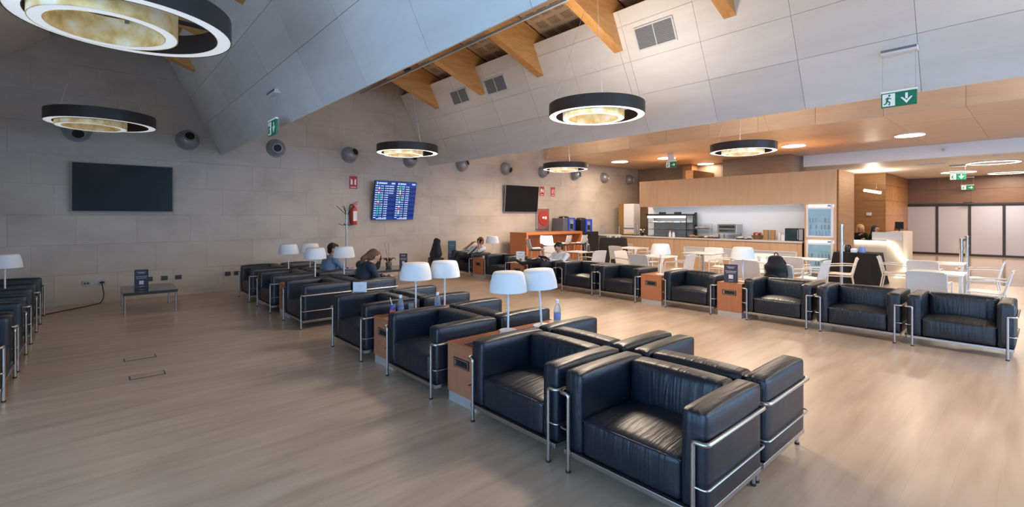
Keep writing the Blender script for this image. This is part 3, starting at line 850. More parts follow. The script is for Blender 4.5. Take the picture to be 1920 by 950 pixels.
def fire_sign(x, z, kind, label):
    t = thing('fire_sign', label, 'sign', (x, YB - .035, z), group='red fire equipment signs')
    p = MB().box(-.105, .105, -.004, .004, -.165, .165).build('plate', 'red_sign', t)
    if kind == 0:
        m = MB().box(-.075, -.025, -.007, -.004, -.06, .06).box(-.062, -.038, -.007, -.004, .06, .085).box(-.085, -.06, -.007, -.004, .075, .09)
        m.box(.035, .07, -.007, -.004, -.07, .085).box(.025, .035, -.007, -.004, -.05, .05)
    elif kind == 1:
        m = MB().box(-.08, -.01, -.007, -.004, -.02, .09).box(-.08, -.055, -.007, -.004, -.08, -.02).box(.02, .07, -.007, -.004, -.05, .05).box(.045, .07, -.007, -.004, .05, .09)
    else:
        m = MB().box(-.06, -.025, -.007, -.004, -.07, .05).box(-.055, -.03, -.007, -.004, .05, .09).box(.02, .06, -.007, -.004, .03, .09).box(.03, .06, -.007, -.004, -.08, .02)
    m.build('symbol', 'sign_white', p)
    m = MB()
    for k in range(8): m.box(-.08 + k * .02, -.066 + k * .02, -.007, -.004, -.14, -.115)
    m.build('lettering', 'sign_white', p)['kind'] = 'stuff'
fire_sign(5.20, 2.57, 0, 'red fire extinguisher sign left of the flight screen')
fire_sign(12.28, 2.595, 1, 'red fire hose sign right of the dark screen, left of its pair')
fire_sign(12.855, 2.595, 2, 'red fire extinguisher sign right of the dark screen, right of its pair')
t = thing('fire_extinguisher', 'red fire extinguisher hung on the stone wall behind the coat stand', 'fire extinguisher', (5.17, YB - .13, 1.45))
MB().lathe([(0, 0), (.075, 0), (.082, .015), (.082, .40), (.07, .45), (.03, .48), (.026, .52), (0, .52)], 24).build('cylinder', 'red_paint', t, smooth=True)
MB().lathe([(.0835, .24), (.0835, .25)], 24).build('band', 'red_sign', t)
MB().box(-.05, .05, -.0855, -.075, .10, .36).build('label_sheet', 'sign_white', t)
MB().prism([(-.03, .52), (.11, .60), (.11, .62), (-.03, .56)], 'y', -.015, .015).prism([(-.02, .50), (.10, .53), (.10, .545), (-.02, .53)], 'y', -.012, .012).build('handle', 'red_paint', t)
MB().tube(elbow([(-.02, 0, .53), (-.10, -.01, .54), (-.14, -.02, .4), (-.12, -.02, .15), (-.10, -.03, .02)], .08, 6), .011, 8).build('hose', 'cable_black', t, smooth=True)
MB().box(-.05, .05, .08, .10, .1, .45).build('wall_hook', 'black_metal', t)
t = thing('fire_hose_cabinet', 'red fire hose cabinet on the stone wall below the dark screen', 'fire hose', (12.25, YB - .03, 1.22))
MB().box(-.31, .31, -.10, 0, 0, .76).build('cabinet', 'aluminium', t, bevel=.004)
MB().box(-.285, .285, -.108, -.10, .025, .735).build('window', 'red_back', t)
r_ = MB().lathe([(.0, 0), (.25, 0), (.25, .03), (.12, .035), (.12, .05), (0, .05)], 32).build('hose_reel', 'red_cabinet', t, smooth=True); r_.rotation_euler = (math.pi / 2, 0, 0); r_.location = (-.01, -.108, .40)
MB().box(-.12, -.01, -.164, -.156, .38, .45).box(.02, .11, -.164, -.156, .36, .46).build('lettering', 'sign_white', t)

# coat stand
t = thing('coat_stand', 'dark metal coat stand with curved hooks before the fire extinguisher', 'coat stand', (4.72, 11.45, 0))
MB().lathe([(0, 0), (.19, 0), (.19, .015), (.03, .03), (0, .03)], 28).build('base', 'black_metal', t, smooth=True)
MB().tube([(0, 0, .02), (0, 0, 1.80)], .024, 14).build('pole', 'steel_blue', t, smooth=True)
for k in range(5):
    a = k * 2 * math.pi / 5 + .3; c, s = math.cos(a), math.sin(a)
    MB().tube(elbow([(0, 0, 1.70), (.06 * c, .06 * s, 1.76), (.20 * c, .20 * s, 1.90), (.23 * c, .23 * s, 1.92)], .06, 5), .008, 8).build('hook', 'black_metal', t, smooth=True)
    MB().tube(elbow([(0, 0, 1.47), (.10 * c, .10 * s, 1.45), (.18 * c, .18 * s, 1.49)], .05, 5), .007, 8).build('lower_hook', 'black_metal', t, smooth=True)

# sockets, cable
for x, lab in ((-.06, 'wall socket left of the plugged in black cable'), (.166, 'wall socket with the black cable plugged in'), (.90, 'wall socket behind the notice stand, left of three'), (1.15, 'wall socket behind the glass table, middle of three'), (1.39, 'wall socket behind the glass table, right of three'), (2.30, 'wall socket left beside the farthest armchair'), (2.48, 'wall socket partly behind the farthest armchair')):
    t = thing('wall_socket', lab, 'socket', (x, YB - .026, .385), group='wall sockets')
    MB().box(-.055, .055, -.012, 0, -.045, .045).build('cover', 'socket_white' if x < .5 else 'socket_dark', t, bevel=.002)
    MB().tube([(-.02, -.012, 0), (-.02, -.016, 0)], .018, 12).tube([(.024, -.012, 0), (.024, -.016, 0)], .018, 12).build('outlet', 'socket_dark', t)
m = MB().tube(elbow([(.166, YB - .05, .385), (.166, YB - .13, .36), (.20, YB - .14, .15), (.16, YB - .2, .012), (-.1, YB - .5, .008), (-.45, YB - .85, .008), (-.9, YB - 1.3, .008)], .15, 6), .0085, 8).tube([(.166, YB - .04, .385), (.166, YB - .075, .385)], .024, 10)
tag(m.build('power_cable', 'cable_black', smooth=True), 'black power cable running from the wall socket along the floor', 'cable')

# glass coffee tables at the wall
def coffee_table(x, y, lx, ly, label):
    t = thing('coffee_table', label, 'coffee table', (x, y, 0), group='glass topped coffee tables')
    MB().box(-lx, lx, -ly, ly, .335, .375).build('apron', 'black_metal', t)
    MB().box(-lx - .01, lx + .01, -ly - .01, ly + .01, .375, .387).build('glass_top', 'glass_dark', t, bevel=.002)
    for a in (-1, 1):
        for b in (-1, 1): MB().tube([(a * (lx - .02), b * (ly - .02), 0), (a * (lx - .02), b * (ly - .02), .34)], .016, 10).build('leg', 'chrome', t, smooth=True)
coffee_table(.78, 10.70, .37, .53, 'low glass topped coffee table by the stone wall at left')
coffee_table(5.45, 10.85, .62, .45, 'low black glass coffee table carrying the orchid')
def card_stand(x, y, z, w, h, rz, label, mat='navy_card', lines='card_line', lean=.12):
    t = thing('notice_stand', label, 'notice stand', (x, y, z), rz, 'standing notice cards')
    m = MB().box(-w / 2, w / 2, -.004, .004, 0, h).build('card', mat, t); m.rotation_euler = (-lean * 0, 0, 0)
    MB().box(-w / 2, w / 2, -.04, .05, 0, .006).build('foot', 'glass_thin', t)
    m2 = MB()
    for a, b, zz in ((-.30, .30, .86), (-.22, .22, .80), (-.42, .42, .62), (-.36, .36, .54), (-.18, .18, .08)):
        m2.box(a * w, b * w, .0042, .0058, h * zz - .003, h * zz + .003); m2.box(a * w, b * w, -.0058, -.0042, h * zz - .003, h * zz + .003)
    m2.build('lettering', lines, m)
    m3 = MB().box(-.16 * w, .16 * w, -.0058, -.0042, h * .20, h * .20 + .32 * w).build('print_square', lines, m)
card_stand(.68, 10.72, .387, .20, .33, 0, 'dark notice card standing on the glass coffee table at left')
card_stand(6.02, 10.98, .387, .20, .33, -.5, 'dark notice card on the table beside the orchid')
card_stand(8.05, 11.75, 0, .24, .95, -.6, 'blue notice board left of the man on the phone', 'blue_card')
card_stand(8.00, 8.68, .50, .21, .30, -.9, 'white notice card on the cube table left of the reading man', 'paper_white', 'vent_grey')
card_stand(8.02, 3.50, .56, .21, .30, -1.25, 'dark menu card standing on the cube table before the lamp')
card_stand(2.66, 6.02, .662, .18, .13, -.75, 'blank pale card standing on an armchair arm in the middle row', 'paper_white', 'paper_white')
for x, y, k in ((.435, 7.06, 'farther'), (.445, 6.23, 'nearer')):
    m = MB().box(-.15, .15, -.075, .075, 0, .002).build('floor_outlet', 'socket_dark', None)
    m.location = (x, y, .0005); tag(m, 'flush rectangular floor outlet lid, the %s of two' % k, 'floor outlet', 'floor outlets')
    MB().box(-.137, .137, -.060, .060, .002, .003).build('lid', 'floor_oak', m)

# orchid
t = thing('potted_orchid', 'leafless orchid in a dark round pot on the black glass table', 'plant', (5.62, 11.0, .387))
MB().lathe([(0, 0), (.055, 0), (.075, .03), (.08, .10), (.07, .13), (.06, .13), (.06, .11), (0, .11)], 20).build('pot', 'pot', t, smooth=True)
for k in range(7):
    a = k * .9; c, s = math.cos(a), math.sin(a); m = MB(); V = []; F = []
    for i in range(7):
        u = i / 6; r = .05 + .14 * u; z = .13 + .10 * math.sin(u * 2.6) + .01; w = .035 * math.sin(math.pi * (.1 + .88 * u))
        V += [(r * c - w * s, r * s + w * c, z), (r * c, r * s, z - .012), (r * c + w * s, r * s - w * c, z)]
    for i in range(6):
        for j in range(2): F.append((i * 3 + j, i * 3 + j + 1, i * 3 + j + 4, i * 3 + j + 3))
    m.add(V, F).build('leaf', 'leaf', t, smooth=True)
for dx, dy in ((-.10, .03), (-.02, -.02)):
    MB().tube([(0, 0, .12), (dx * .3, dy, .32), (dx, dy, .62)], .004, 6).build('stem', 'stem', t)

# ------------------------------------------------------------------ ceiling lights
for x, y, lab in [(14.90, 10.65, 'round surface downlight on the maple soffit nearest the stone wall'), (15.21, 8.89, 'round surface downlight above the green exit sign'), (18.0, 8.84, 'round surface downlight close to the timber back wall'),
                  (15.40, 4.90, 'round surface downlight right of the far pendant'), (15.63, 2.30, 'round surface downlight largest, near the white beam')]:
    t = thing('ceiling_light', lab, 'ceiling light', (x, y, 3.76), group='round soffit downlights')
    MB().lathe([(.30, 0), (.30, -.03), (.31, -.03), (.31, 0)], 32, closed=True).build('rim', 'lamp_white', t, smooth=True)
    MB().lathe([(0, -.035), (.30, -.033), (.30, -.02), (0, -.02)], 32).build('diffuser', 'downlight', t)
    lamp_light(t, 'AREA', (0, 0, -.05), 12 if x > 17 else 42, WARM, .55)
for x, y, r, lab in [(21.28, 1.10, .62, 'large glowing ring light on the entrance ceiling'), (24.75, 2.20, .50, 'glowing ring light above the entrance exit sign'), (26.6, .97, .55, 'glowing ring light at the right picture edge')]:
    t = thing('ring_light', lab, 'ceiling light', (x, y, 3.40), group='entrance ring lights')
    MB().lathe([(r, -.001), (r, -.04), (r - .055, -.04), (r - .055, -.001)], 48, closed=True).build('housing', 'lamp_white', t, smooth=True)
    MB().lathe([(r - .005, -.045), (r - .005, -.039), (r - .05, -.039), (r - .05, -.045)], 48, closed=True).build('diffuser', 'entry_ring', t)
    lamp_light(t, 'AREA', (0, 0, -.06), 90, WARM, r * 2)
t = thing('bar_pendant', 'short slanting tube pendant lamp before the reception wall', 'pendant lamp', (22.0, 4.32, 2.62))
MB().tube([(0, .27, .07), (0, -.27, -.05)], .05, 14).build('housing', 'lamp_white', t, smooth=True)
MB().tube([(-.03, .26, .05), (-.03, -.26, -.07)], .04, 12).build('tube_lamp', 'bar_pendant', t, smooth=True)
MB().tube([(0, -.12, 0), (0, -.12, .78)], .004, 6).build('cable', 'steel', t)
_l = lamp_light(t, 'AREA', (0, 0, .12), 35, (1, .9, .76), .5); _l.rotation_euler = (math.pi, 0, 0); _l.data.shape = 'RECTANGLE'; _l.data.size_y = .1
for x, y, z, lab in ((20.6, 2.5, 3.40, 'flat white ceiling diffuser in the entrance hall'), (17.6, 1.6, 3.40, 'small round detector on the white beam'), (18.9, .9, 3.40, 'small grey ceiling speaker near the ring light')):
    m = MB().box(-.12, .12, -.35, .35, -.03, 0) if 'flat' in lab else MB().lathe([(0, -.05), (.06, -.05), (.09, 0), (0, 0)], 20)
    o = m.build('ceiling_fitting', 'vent_frame', bevel=0); o.location = (x if 'beam' not in lab else XT - .1, y if 'beam' not in lab else 1.9, z if 'beam' not in lab else 3.60); tag(o, lab, 'ceiling fitting')
# ------------------------------------------------------------------ dining chairs and tables
def bent_panel(prof, hw, th=.012, crown=.03, n=8):
    """prof: (x, z) polyline in the middle plane; swept to +-hw in y, edges curled by crown"""
    m = MB(); V = []; F = []
    ys = [-1 + 2 * i / n for i in range(n + 1)]
    N = len(prof)
    for side in (0, 1):
        for i, (x, z) in enumerate(prof):
            a = Vector(prof[min(i + 1, N - 1)]) - Vector(prof[max(i - 1, 0)]); a.normalize(); nx, nz = -a.y, a.x
            for y in ys:
                w = hw * (1 - .10 * max(0, (i / (N - 1) - .8) / .2) ** 2) * (1 if isinstance(hw, float) else 1)
                k = crown * y * y + (th if side else 0)
                V.append((x + nx * k, y * w, z + nz * k))
    M = n + 1; off = N * M
    for i in range(N - 1):
        for j in range(n):
            F.append((i * M + j, i * M + j + 1, (i + 1) * M + j + 1, (i + 1) * M + j)); F.append((off + i * M + j, off + (i + 1) * M + j, off + (i + 1) * M + j + 1, off + i * M + j + 1))
    for i in range(N - 1):
        for j in (0, n): F.append((i * M + j, (i + 1) * M + j, off + (i + 1) * M + j, off + i * M + j))
    for j in range(n):
        for i in (0, N - 1): F.append((i * M + j, i * M + j + 1, off + i * M + j + 1, off + i * M + j))
    return m.add(V, F)
def make_dining_chair(label, plastic):
    t = thing('dining_chair', label, 'chair', group='white dining chairs')
    bent_panel([(-.22, .43), (-.20, .452), (-.1, .455), (.05, .447), (.17, .445), (.20, .46)], .22, .014, .012).build('seat', plastic, t, smooth=True)
    bent_panel([(.195, .47), (.215, .55), (.235, .65), (.265, .75), (.295, .82)], .235, .014, -.02).build('backrest', plastic, t, smooth=True)
    for s in (-1, 1):
        MB().tube(elbow([(-.235, s * .25, 0), (-.215, s * .245, .43), (-.205, s * .245, .64), (.10, s * .25, .665), (.24, s * .238, .66)], .05, 4), .012, 8).build('arm_leg', plastic, t, smooth=True)
        MB().tube([(.27, s * .24, 0), (.20, s * .235, .44), (.285, s * .23, .80)], .012, 8).build('leg', plastic, t, smooth=True)
        MB().tube([(-.215, s * .24, .435), (.2, s * .235, .435)], .011, 8).build('seat_rail', plastic, t, smooth=True)
    return t
def face(deg): return math.radians(deg)     # 0: facing -x, 180: +x, 90: -y, -90: +y
D0 = make_dining_chair('white dining chair behind the reading man', 'white_plastic')
D0.location = (9.80, 9.15, 0); D0.rotation_euler = (0, 0, face(80))
for x, y, r, lab in [
    (9.46, 7.62, -95, 'white dining chair leaning right of the small pedestal table behind the reading man'),
    (11.55, 8.20, 178, 'white dining chair before the buffet, left of the far white table'),
    (9.80, 6.72, 85, 'cream dining chair left of the lamp on the cube table'),
    (9.40, 6.05, 183, 'pale blue lit dining chair seen from behind, just left of the cube table lamp'),
    (12.12, 7.68, -85, 'cream dining chair right of the far white table'),
    (9.93, 5.50, -88, 'white dining chair with armrest right of the cube table lamp'),
    (12.50, 5.98, 12, 'white dining chair with rounded legs behind the thin topped table'),
    (11.28, 5.15, -80, 'cream dining chair right of the thin topped table'),
    (9.82, 3.87, 180, 'pale blue lit dining chair seen from behind, left of the backpack'),
    (11.15, 4.18, 10, 'cream dining chair facing the viewer behind the backpack'),
    (11.22, 3.55, 182, 'grey lit dining chair seen from behind, right of the backpack'),
    (10.45, 3.05, -92, 'white dining chair with armrest before the glass door refrigerator'),
    (11.75, 2.86, -75, 'cream dining chair beside the chrome post'),
    (12.75, 2.10, 95, 'shaded dining chair right of the black draped table'),
    (12.15, 1.56, 180, 'white dining chair seen from behind at the farther right table'),
    (9.82, 1.21, 180, 'large pale blue lit dining chair seen from behind above the armchairs at right'),
    (12.85, .80, -90, 'white dining chair with armrest at the right side of the farther right table'),
    (10.62, .62, -90, 'white dining chair with armrest at the right side of the nearer right table')]:
    c = copy_tree(D0, (x, y, 0), face(r), lab)
    if lab.startswith('cream') or lab.startswith('shaded'):  # cream plastic also darkens the shaded chair, shade put into its colour
        for ch in c.children:
            ch.data = ch.data.copy() if ch.data.users < 0 else ch.data
            for sl in ch.material_slots: sl.link = 'OBJECT'; sl.material = MAT['cream_plastic']
def dining_table(x, y, kind, label, s=.35, rz=0):
    t = thing('dining_table', label, 'table', (x, y, 0), rz, 'white dining tables')
    if kind == 'legs':
        MB().box(-s, s, -s, s, .715, .745).build('table_top', 'white_top', t, bevel=.006)
        for a in (-1, 1):
            for b in (-1, 1):
                MB().prism([(a * (s - .01), 0), (a * (s - .045), 0), (a * (s - .055), .60), (a * (s - .13), .715), (a * (s - .01), .715)], 'y', min(b * (s - .01), b * (s - .045)), max(b * (s - .01), b * (s - .045))).build('leg', 'white_plastic', t)
    else:
        MB().box(-s, s, -s, s, .722, .738).build('table_top', 'white_top', t, bevel=.004)
        MB().box(-s + .004, s - .004, -s + .004, s - .004, .712, .722).build('top_edge', 'steel', t)
        MB().tube([(0, 0, .03), (0, 0, .715)], .026, 12).build('column', 'steel', t, smooth=True)
        MB().lathe([(0, 0), (.21, 0), (.21, .01), (.03, .035), (0, .035)], 28).build('foot', 'steel', t, smooth=True)
        MB().box(-.2, .2, -.02, .02, .70, .715).box(-.02, .02, -.2, .2, .70, .715).build('bracket', 'steel', t)
dining_table(9.71, 8.28, 'ped', 'small white pedestal table with two bottles behind the reading man', .30)
dining_table(12.12, 8.22, 'legs', 'white dining table with legs before the left end of the buffet')
dining_table(9.95, 6.08, 'legs', 'white dining table with legs directly behind the cube table lamp')
dining_table(11.78, 5.85, 'ped', 'thin topped white pedestal table in the middle of the dining area', .38)
dining_table(10.45, 4.05, 'legs', 'white dining table with glasses left of the backpack')
dining_table(11.88, 3.48, 'ped', 'thin topped white pedestal table before the glass door refrigerator', .30)
dining_table(12.75, 1.38, 'legs', 'white dining table farther back at the right')
dining_table(10.45, 1.20, 'legs', 'white dining table nearer the armchairs at the right')
for x, y, z, lab in ((9.88, 8.05, .738, 'small dark drink bottle on the pedestal table behind the reading man'), (9.98, 8.18, .738, 'tall clear water bottle on the pedestal table behind the reading man')):
    t = thing('drink_bottle', lab, 'bottle', (x, y, z))
    k = 1.0 if 'clear' in lab else .6
    MB().lathe([(0, 0), (.032, 0), (.034, .02 * k), (.034, .2 * k), (.014, .28 * k), (.014, .31 * k), (0, .31 * k)], 14).build('bottle_body', 'clear_bottle' if k == 1 else 'hair_brown', t, smooth=True)
    MB().lathe([(0, .30 * k), (.017, .30 * k), (.017, .335 * k), (0, .335 * k)], 12).build('cap', 'cap_white', t)
for x, y, lab in ((10.30, 3.92, 'empty tumbler on the white table left of the backpack, left one'), (10.42, 3.80, 'empty tumbler on the white table left of the backpack, right one')):
    tag(MB().lathe([(0, 0), (.03, 0), (.036, .10), (.033, .10), (.028, .008), (0, .008)], 16, (x, y, .745)).build('tumbler', 'clear_glass', smooth=True), lab, 'glass', 'tumblers')

# bar table with stools
t = thing('bar_table', 'reddish wooden high bar table with panel sides along the stone wall', 'bar table', (11.75, 11.4, 0))
MB().box(-1.35, 1.40, -.40, .40, 1.07, 1.155).build('table_top', 'bar_wood', t, bevel=.004)
MB().box(-1.35, -1.27, -.40, .40, 0, 1.07).build('side_panel', 'bar_wood', t, bevel=.003)
MB().box(1.32, 1.40, -.40, .40, 0, 1.07).build('side_panel', 'bar_wood', t, bevel=.003)
MB().box(-1.27, 1.32, -.02, .02, 0, 1.07).build('centre_panel', 'cherry', t)
def make_stool(label, chrome):
    t = thing('bar_stool', label, 'bar stool', group='white shell bar stools')
    bent_panel([(-.20, .745), (-.17, .765), (-.05, .76), (.08, .755), (.15, .77), (.20, .83), (.225, .93), (.25, 1.05)], .22, .016, .035).build('shell', 'white_plastic', t, smooth=True)
    MB().box(-.14, .14, -.13, .13, .735, .75).build('seat_plate', 'black_metal', t)
    for a in (-1, 1):
        for b in (-1, 1): MB().tube([(a * .12, b * .11, .74), (a * .20, b * .19, 0)], .011, 8).build('leg', chrome, t, smooth=True)
    MB().tube(elbow([(-.175, -.165, .25), (.175, -.165, .25), (.175, .165, .25), (-.175, .165, .25), (-.175, -.165, .25)], .02, 2), .008, 6).build('footrest', chrome, t)
    return t
S0 = make_stool('white shell bar stool nearest, left of the reading man', 'chrome')
S0.location = (9.12, 9.30, .12); S0.rotation_euler = (0, 0, face(150))
S0.location.z = 0
for x, y, r, lab in ((10.92, 10.55, 60, 'white shell bar stool behind the reading man, left one of three at the bar'), (11.60, 10.50, -70, 'white shell bar stool facing left, middle one of three at the bar'), (12.30, 10.42, -75, 'white shell bar stool facing left, right one of three at the bar')):
    copy_tree(S0, (x, y, 0), face(r), lab)

# coffee machines on a black cabinet
t = thing('cabinet', 'black cabinet carrying the two coffee machines', 'cabinet', (13.95, 11.80, 0))
MB().box(-.75, .75, -.30, .33, 0, 1.10).build('body', 'machine_black', t, bevel=.004)
MB().box(-.73, 0, -.312, -.30, .05, 1.06).build('door', 'machine_black', t); MB().box(.005, .73, -.312, -.30, .05, 1.06).build('door', 'machine_black', t)
def coffee_machine(x, y, z, side, label):
    t = thing('coffee_machine', label, 'coffee machine', (x, y, z), group='blue coffee machines')
    MB().box(-.30, .30, -.26, .30, 0, .46).build('body', side, t, bevel=.012)
    f = MB().box(.25, .315, -.285, -.255, .0, .47).box(-.06, .0, -.285, -.255, .0, .47).box(-.0, .25, -.285, -.255, .43, .47).build('blue_front', 'machine_blue', t, bevel=.004)
    MB().box(-.0, .25, -.272, -.255, .0, .43).build('front_panel', 'steel', t)
    MB().box(.05, .20, -.276, -.270, .07, .25).build('dispenser', 'machine_black', t)
    MB().box(.03, .19, -.29, -.272, .27, .36).build('touch_screen', 'label_blue', t)
    MB().box(.05, .17, -.30, -.26, .05, .07).build('drip_tray', 'steel', t)
    MB().lathe([(.0, .46), (.20, .46), (.19, .50), (.14, .53), (0, .535)], 20).build('bean_hopper', 'machine_black', t, smooth=True)
coffee_machine(13.00, 11.76, 1.155, 'machine_grey', 'grey and blue coffee machine, left of the pair by the stone wall')
coffee_machine(14.00, 11.78, 1.10, 'machine_black', 'black and blue coffee machine, right of the pair by the stone wall')
t = thing('draped_table', 'small table under a black cloth left of the buffet', 'table', (13.55, 9.95, 0))
MB().lathe([(0, 0.95), (.42, .95), (.46, .90), (.50, .4), (.56, .0), (.52, 0), (.45, .9), (0, .93)], 40).build('tablecloth', 'black_cloth', t, smooth=True)
MB().lathe([(0, .9), (.4, .9), (.4, .93), (0, .93)], 24).build('table_top', 'oak_dark', t)
MB().tube([(0, 0, 0), (0, 0, .9)], .05, 12).build('column', 'black_metal', t)
for k in range(6):
    a = k * 1.05; t2 = thing('cup', 'white cup on the black draped table left of the buffet, %s' % ('right rim', 'right rear', 'left rear', 'left rim', 'left front', 'right front')[k], 'cup', (13.55 + .2 * math.cos(a), 9.95 + .2 * math.sin(a), .95), group='cups on the small draped table')
    MB().lathe([(0, 0), (.026, 0), (.04, .06), (.036, .06), (.024, .008), (0, .008)], 14).build('cup_body', 'ceramic', t2, smooth=True)
    MB().tube(elbow([(.036, 0, .05), (.06, 0, .045), (.055, 0, .02), (.03, 0, .015)], .012, 3), .004, 6).build('handle', 'ceramic', t2)

# ------------------------------------------------------------------ buffet
t = thing('buffet_counter', 'long maple fronted buffet counter with white niches', 'counter', (15.0, 8.2, 0))
y0, y1 = 4.56, 11.95
MB().box(.03, .75, y0 - 8.2, y1 - 8.2, 0, .92).build('body', 'oak_dark2', t)
nich = [(10.15, 11.35), (6.50, 8.12), (4.68, 6.10)]
edges = [y0, 4.68, 5.4, 6.10, 6.5, 7.3, 8.12, 8.5, 9.3, 10.15, 10.75, 11.35, y1]
for a, b in zip(edges[:-1], edges[1:]):
    inn = any(a >= n0 - .01 and b <= n1 + .01 for n0, n1 in nich)
    zz = [(.0, .33), (.665, .92)] if inn else [(0, .92)]
    for c, d in zz: MB().box(0, .025, a - 8.2 + .003, b - 8.2 - .003, c, d).build('front_panel', 'maple_v', t)
for n0, n1 in nich:
    m = MB().box(-.012, .02, n0 - 8.2, n1 - 8.2, .33, .36).box(-.012, .02, n0 - 8.2, n1 - 8.2, .635, .665).box(-.012, .02, n0 - 8.2, n0 - 8.17, .36, .635).box(-.012, .02, n1 - 8.23, n1 - 8.2, .36, .635)
    nf = m.build('niche_frame', 'white_paint', t)
    MB().box(.018, .028, n0 - 8.17, n1 - 8.23, .36, .635).build('niche_back', 'vent_frame', nf)
    rr = random.Random(int(n0 * 10))
    y = n0 + .15
    while y < n1 - .3:
        if rr.random() < .6: MB().box(-.006, .018, y - 8.2, y - 8.2 + .10, .365, .365 + .09 + .06 * rr.random()).build('stacked_ware', rr.choice(['ceramic', 'vent_grey', 'hair_brown']), nf)
        y += .17
tag(MB().box(14.92, 15.80, y0 - .02, y1 + .02, .92, .965).build('worktop', 'white_top', bevel=.006), 'white worktop of the buffet counter', 'worktop')
struct(MB().box(15.85, 16.0, 4.5, 10.03, 0, 2.05).build('wall_buffet', 'white_paint'), 'white rear wall of the buffet')
bh = struct(MB().box(15.03, 16.0, 4.5, 9.86, 2.04, 2.93).build('trim_3', 'maple_v'), 'maple canopy above the buffet')
panel_wall(bh, 'canopy_panel', [4.5, 5.2, 5.95, 6.75, 7.55, 8.3, 9.1, 9.86], [2.02, 2.94], lambda u, v, d: (15.0 + d, u, v), 'maple_v', .028, .002)
t = thing('canopy_fill_light', 'slim light strip added under the maple canopy to brighten the white buffet wall', 'added light', (15.3, 7.2, 2.02))  # added strip, brightens the buffet wall from below the canopy
MB().box(-.03, .03, -2.5, 2.5, -.02, 0).build('strip', 'sign_white_lit', t)
_l = lamp_light(t, 'AREA', (0, 0, -.03), 9, (.80, .90, 1.0)); _l.data.shape = 'RECTANGLE'; _l.data.size = .06; _l.data.size_y = 5.0; _l.rotation_euler = (0, -.35, 0)
# tall refrigerator unit
t = thing('refrigerator_unit', 'tall maple unit with two glass door refrigerators at the end of the buffet', 'refrigerator', (15.0, 4.12, 0))
MB().box(.03, 1.6, -.38, .38, 0, 2.94).build('carcass', 'oak_dark', t)
MB().box(0, .03, -.38, .38, 2.0, 2.94).build('top_panel', 'maple_v', t)
MB().box(0, .03, .33, .38, 0, 2.0).build('side_stile', 'maple_v', t); MB().box(0, .03, -.38, -.32, 0, 2.0).build('side_stile', 'maple_v', t)
MB().box(0, .03, -.32, .33, 0, .10).build('kick_panel', 'vent_grey', t); MB().box(0, .03, -.32, .33, 1.02, 1.09).build('middle_rail', 'maple_v', t)
for z0, z1 in ((.10, 1.02), (1.09, 2.0)):
    d = MB().box(-.03, .02, -.32, -.265, z0, z1).box(-.03, .02, .275, .33, z0, z1).box(-.03, .02, -.265, .275, z0, z0 + .05).box(-.03, .02, -.265, .275, z1 - .13, z1 - .08).build('fridge_door', 'fridge_white', t, bevel=.004)
    MB().box(-.02, .02, -.32, .33, z1 - .075, z1 - .005).build('lamp_strip', 'fridge_lamp', d)
    MB().box(-.025, -.02, -.32, -.18, z1 - .07, z1 - .01).build('brand_plate', 'label_blue', d)
    MB().box(.01, .028, -.265, .275, z0 + .05, z1 - .13).build('interior', 'fridge_inside_glow', d)
    for k in range(3):
        zz = z0 + .22 + k * .19
        MB().box(-.004, .012, -.262, .272, zz, zz + .010).build('shelf', 'vent_frame', d)
    rr = random.Random(int(z0 * 100))
    for k in range(3):
        y = -.24
        while y < .22:
            w = .05 + .03 * rr.random()
            if rr.random() < .75: MB().lathe([(0, 0), (w * .3, 0), (w * .3, .09), (w * .14, .13), (0, .13)], 8, (.0, y + w / 2, z0 + (.05 if k == 0 else .04 + .19 * k))).build('bottle', rr.choice(['fridge_white', 'vent_frame', 'clear_bottle', 'steel_blue']), d)
            y += w + .012
    MB().box(-.024, -.02, -.265, .275, z0 + .05, z1 - .13).build('glass', 'glass_thin', d)
    MB().tube([(-.05, .25, z0 + .25), (-.05, .25, z0 + .55)], .008, 8).build('handle', 'steel', d)
# side return of the unit towards the reception
struct(MB().box(15.1, 16.62, 3.70, 3.735, 0, 2.94).build('trim_4', 'oak_dark'), 'orange timber side of the tall unit')
# hot display cabinet
t = thing('display_cabinet', 'glass fronted hot food display cabinet with yellow lamp on the buffet', 'display cabinet', (15.42, 8.90, .965))
MB().box(-.25, .30, -.80, .80, .74, .80).build('canopy', 'bronze', t, bevel=.01)
for x, y in ((-.22, -.76), (-.22, .76), (.26, -.76), (.26, .76)): MB().box(x - .012, x + .012, y - .012, y + .012, 0, .74).build('post', 'black_metal', t)
for z in (.0, .24, .48):
    MB().box(-.22, .28, -.75, .75, z, z + .015).build('shelf', 'black_metal', t)
    for k in range(5):
        MB().sphere((-.02, -.58 + k * .28, z + .03), (.15, .11, .028), 10, 6).build('food_tray', ['pastry', 'vent_frame', 'bread', 'ceramic', 'vent_frame'][k], t, smooth=True)
MB().box(-.24, -.20, -.74, .74, .66, .735).build('light_box', 'food_light', t); MB().box(-.246, -.238, -.24, .10, .665, .73).build('yellow_lamp', 'food_lamp', t)
_l = lamp_light(t, 'AREA', (-.1, 0, .65), 5, (1, .95, .85)); _l.data.shape = 'RECTANGLE'; _l.data.size = .1; _l.data.size_y = 1.4
MB().box(.27, .29, -.75, .75, 0, .74).build('back_panel', 'cabinet_back', t)
MB().box(-.235, -.228, -.75, .75, .0, .66).build('front_glass', 'glass_thin', t)
MB().box(.05, .2, -.35, -.15, .80, .87).box(.05, .2, .25, .45, .80, .87).build('vent_cap', 'black_metal', t)
MB().box(.26, .34, -.86, -.80, 0, .85).build('side_mast', 'bronze', t)
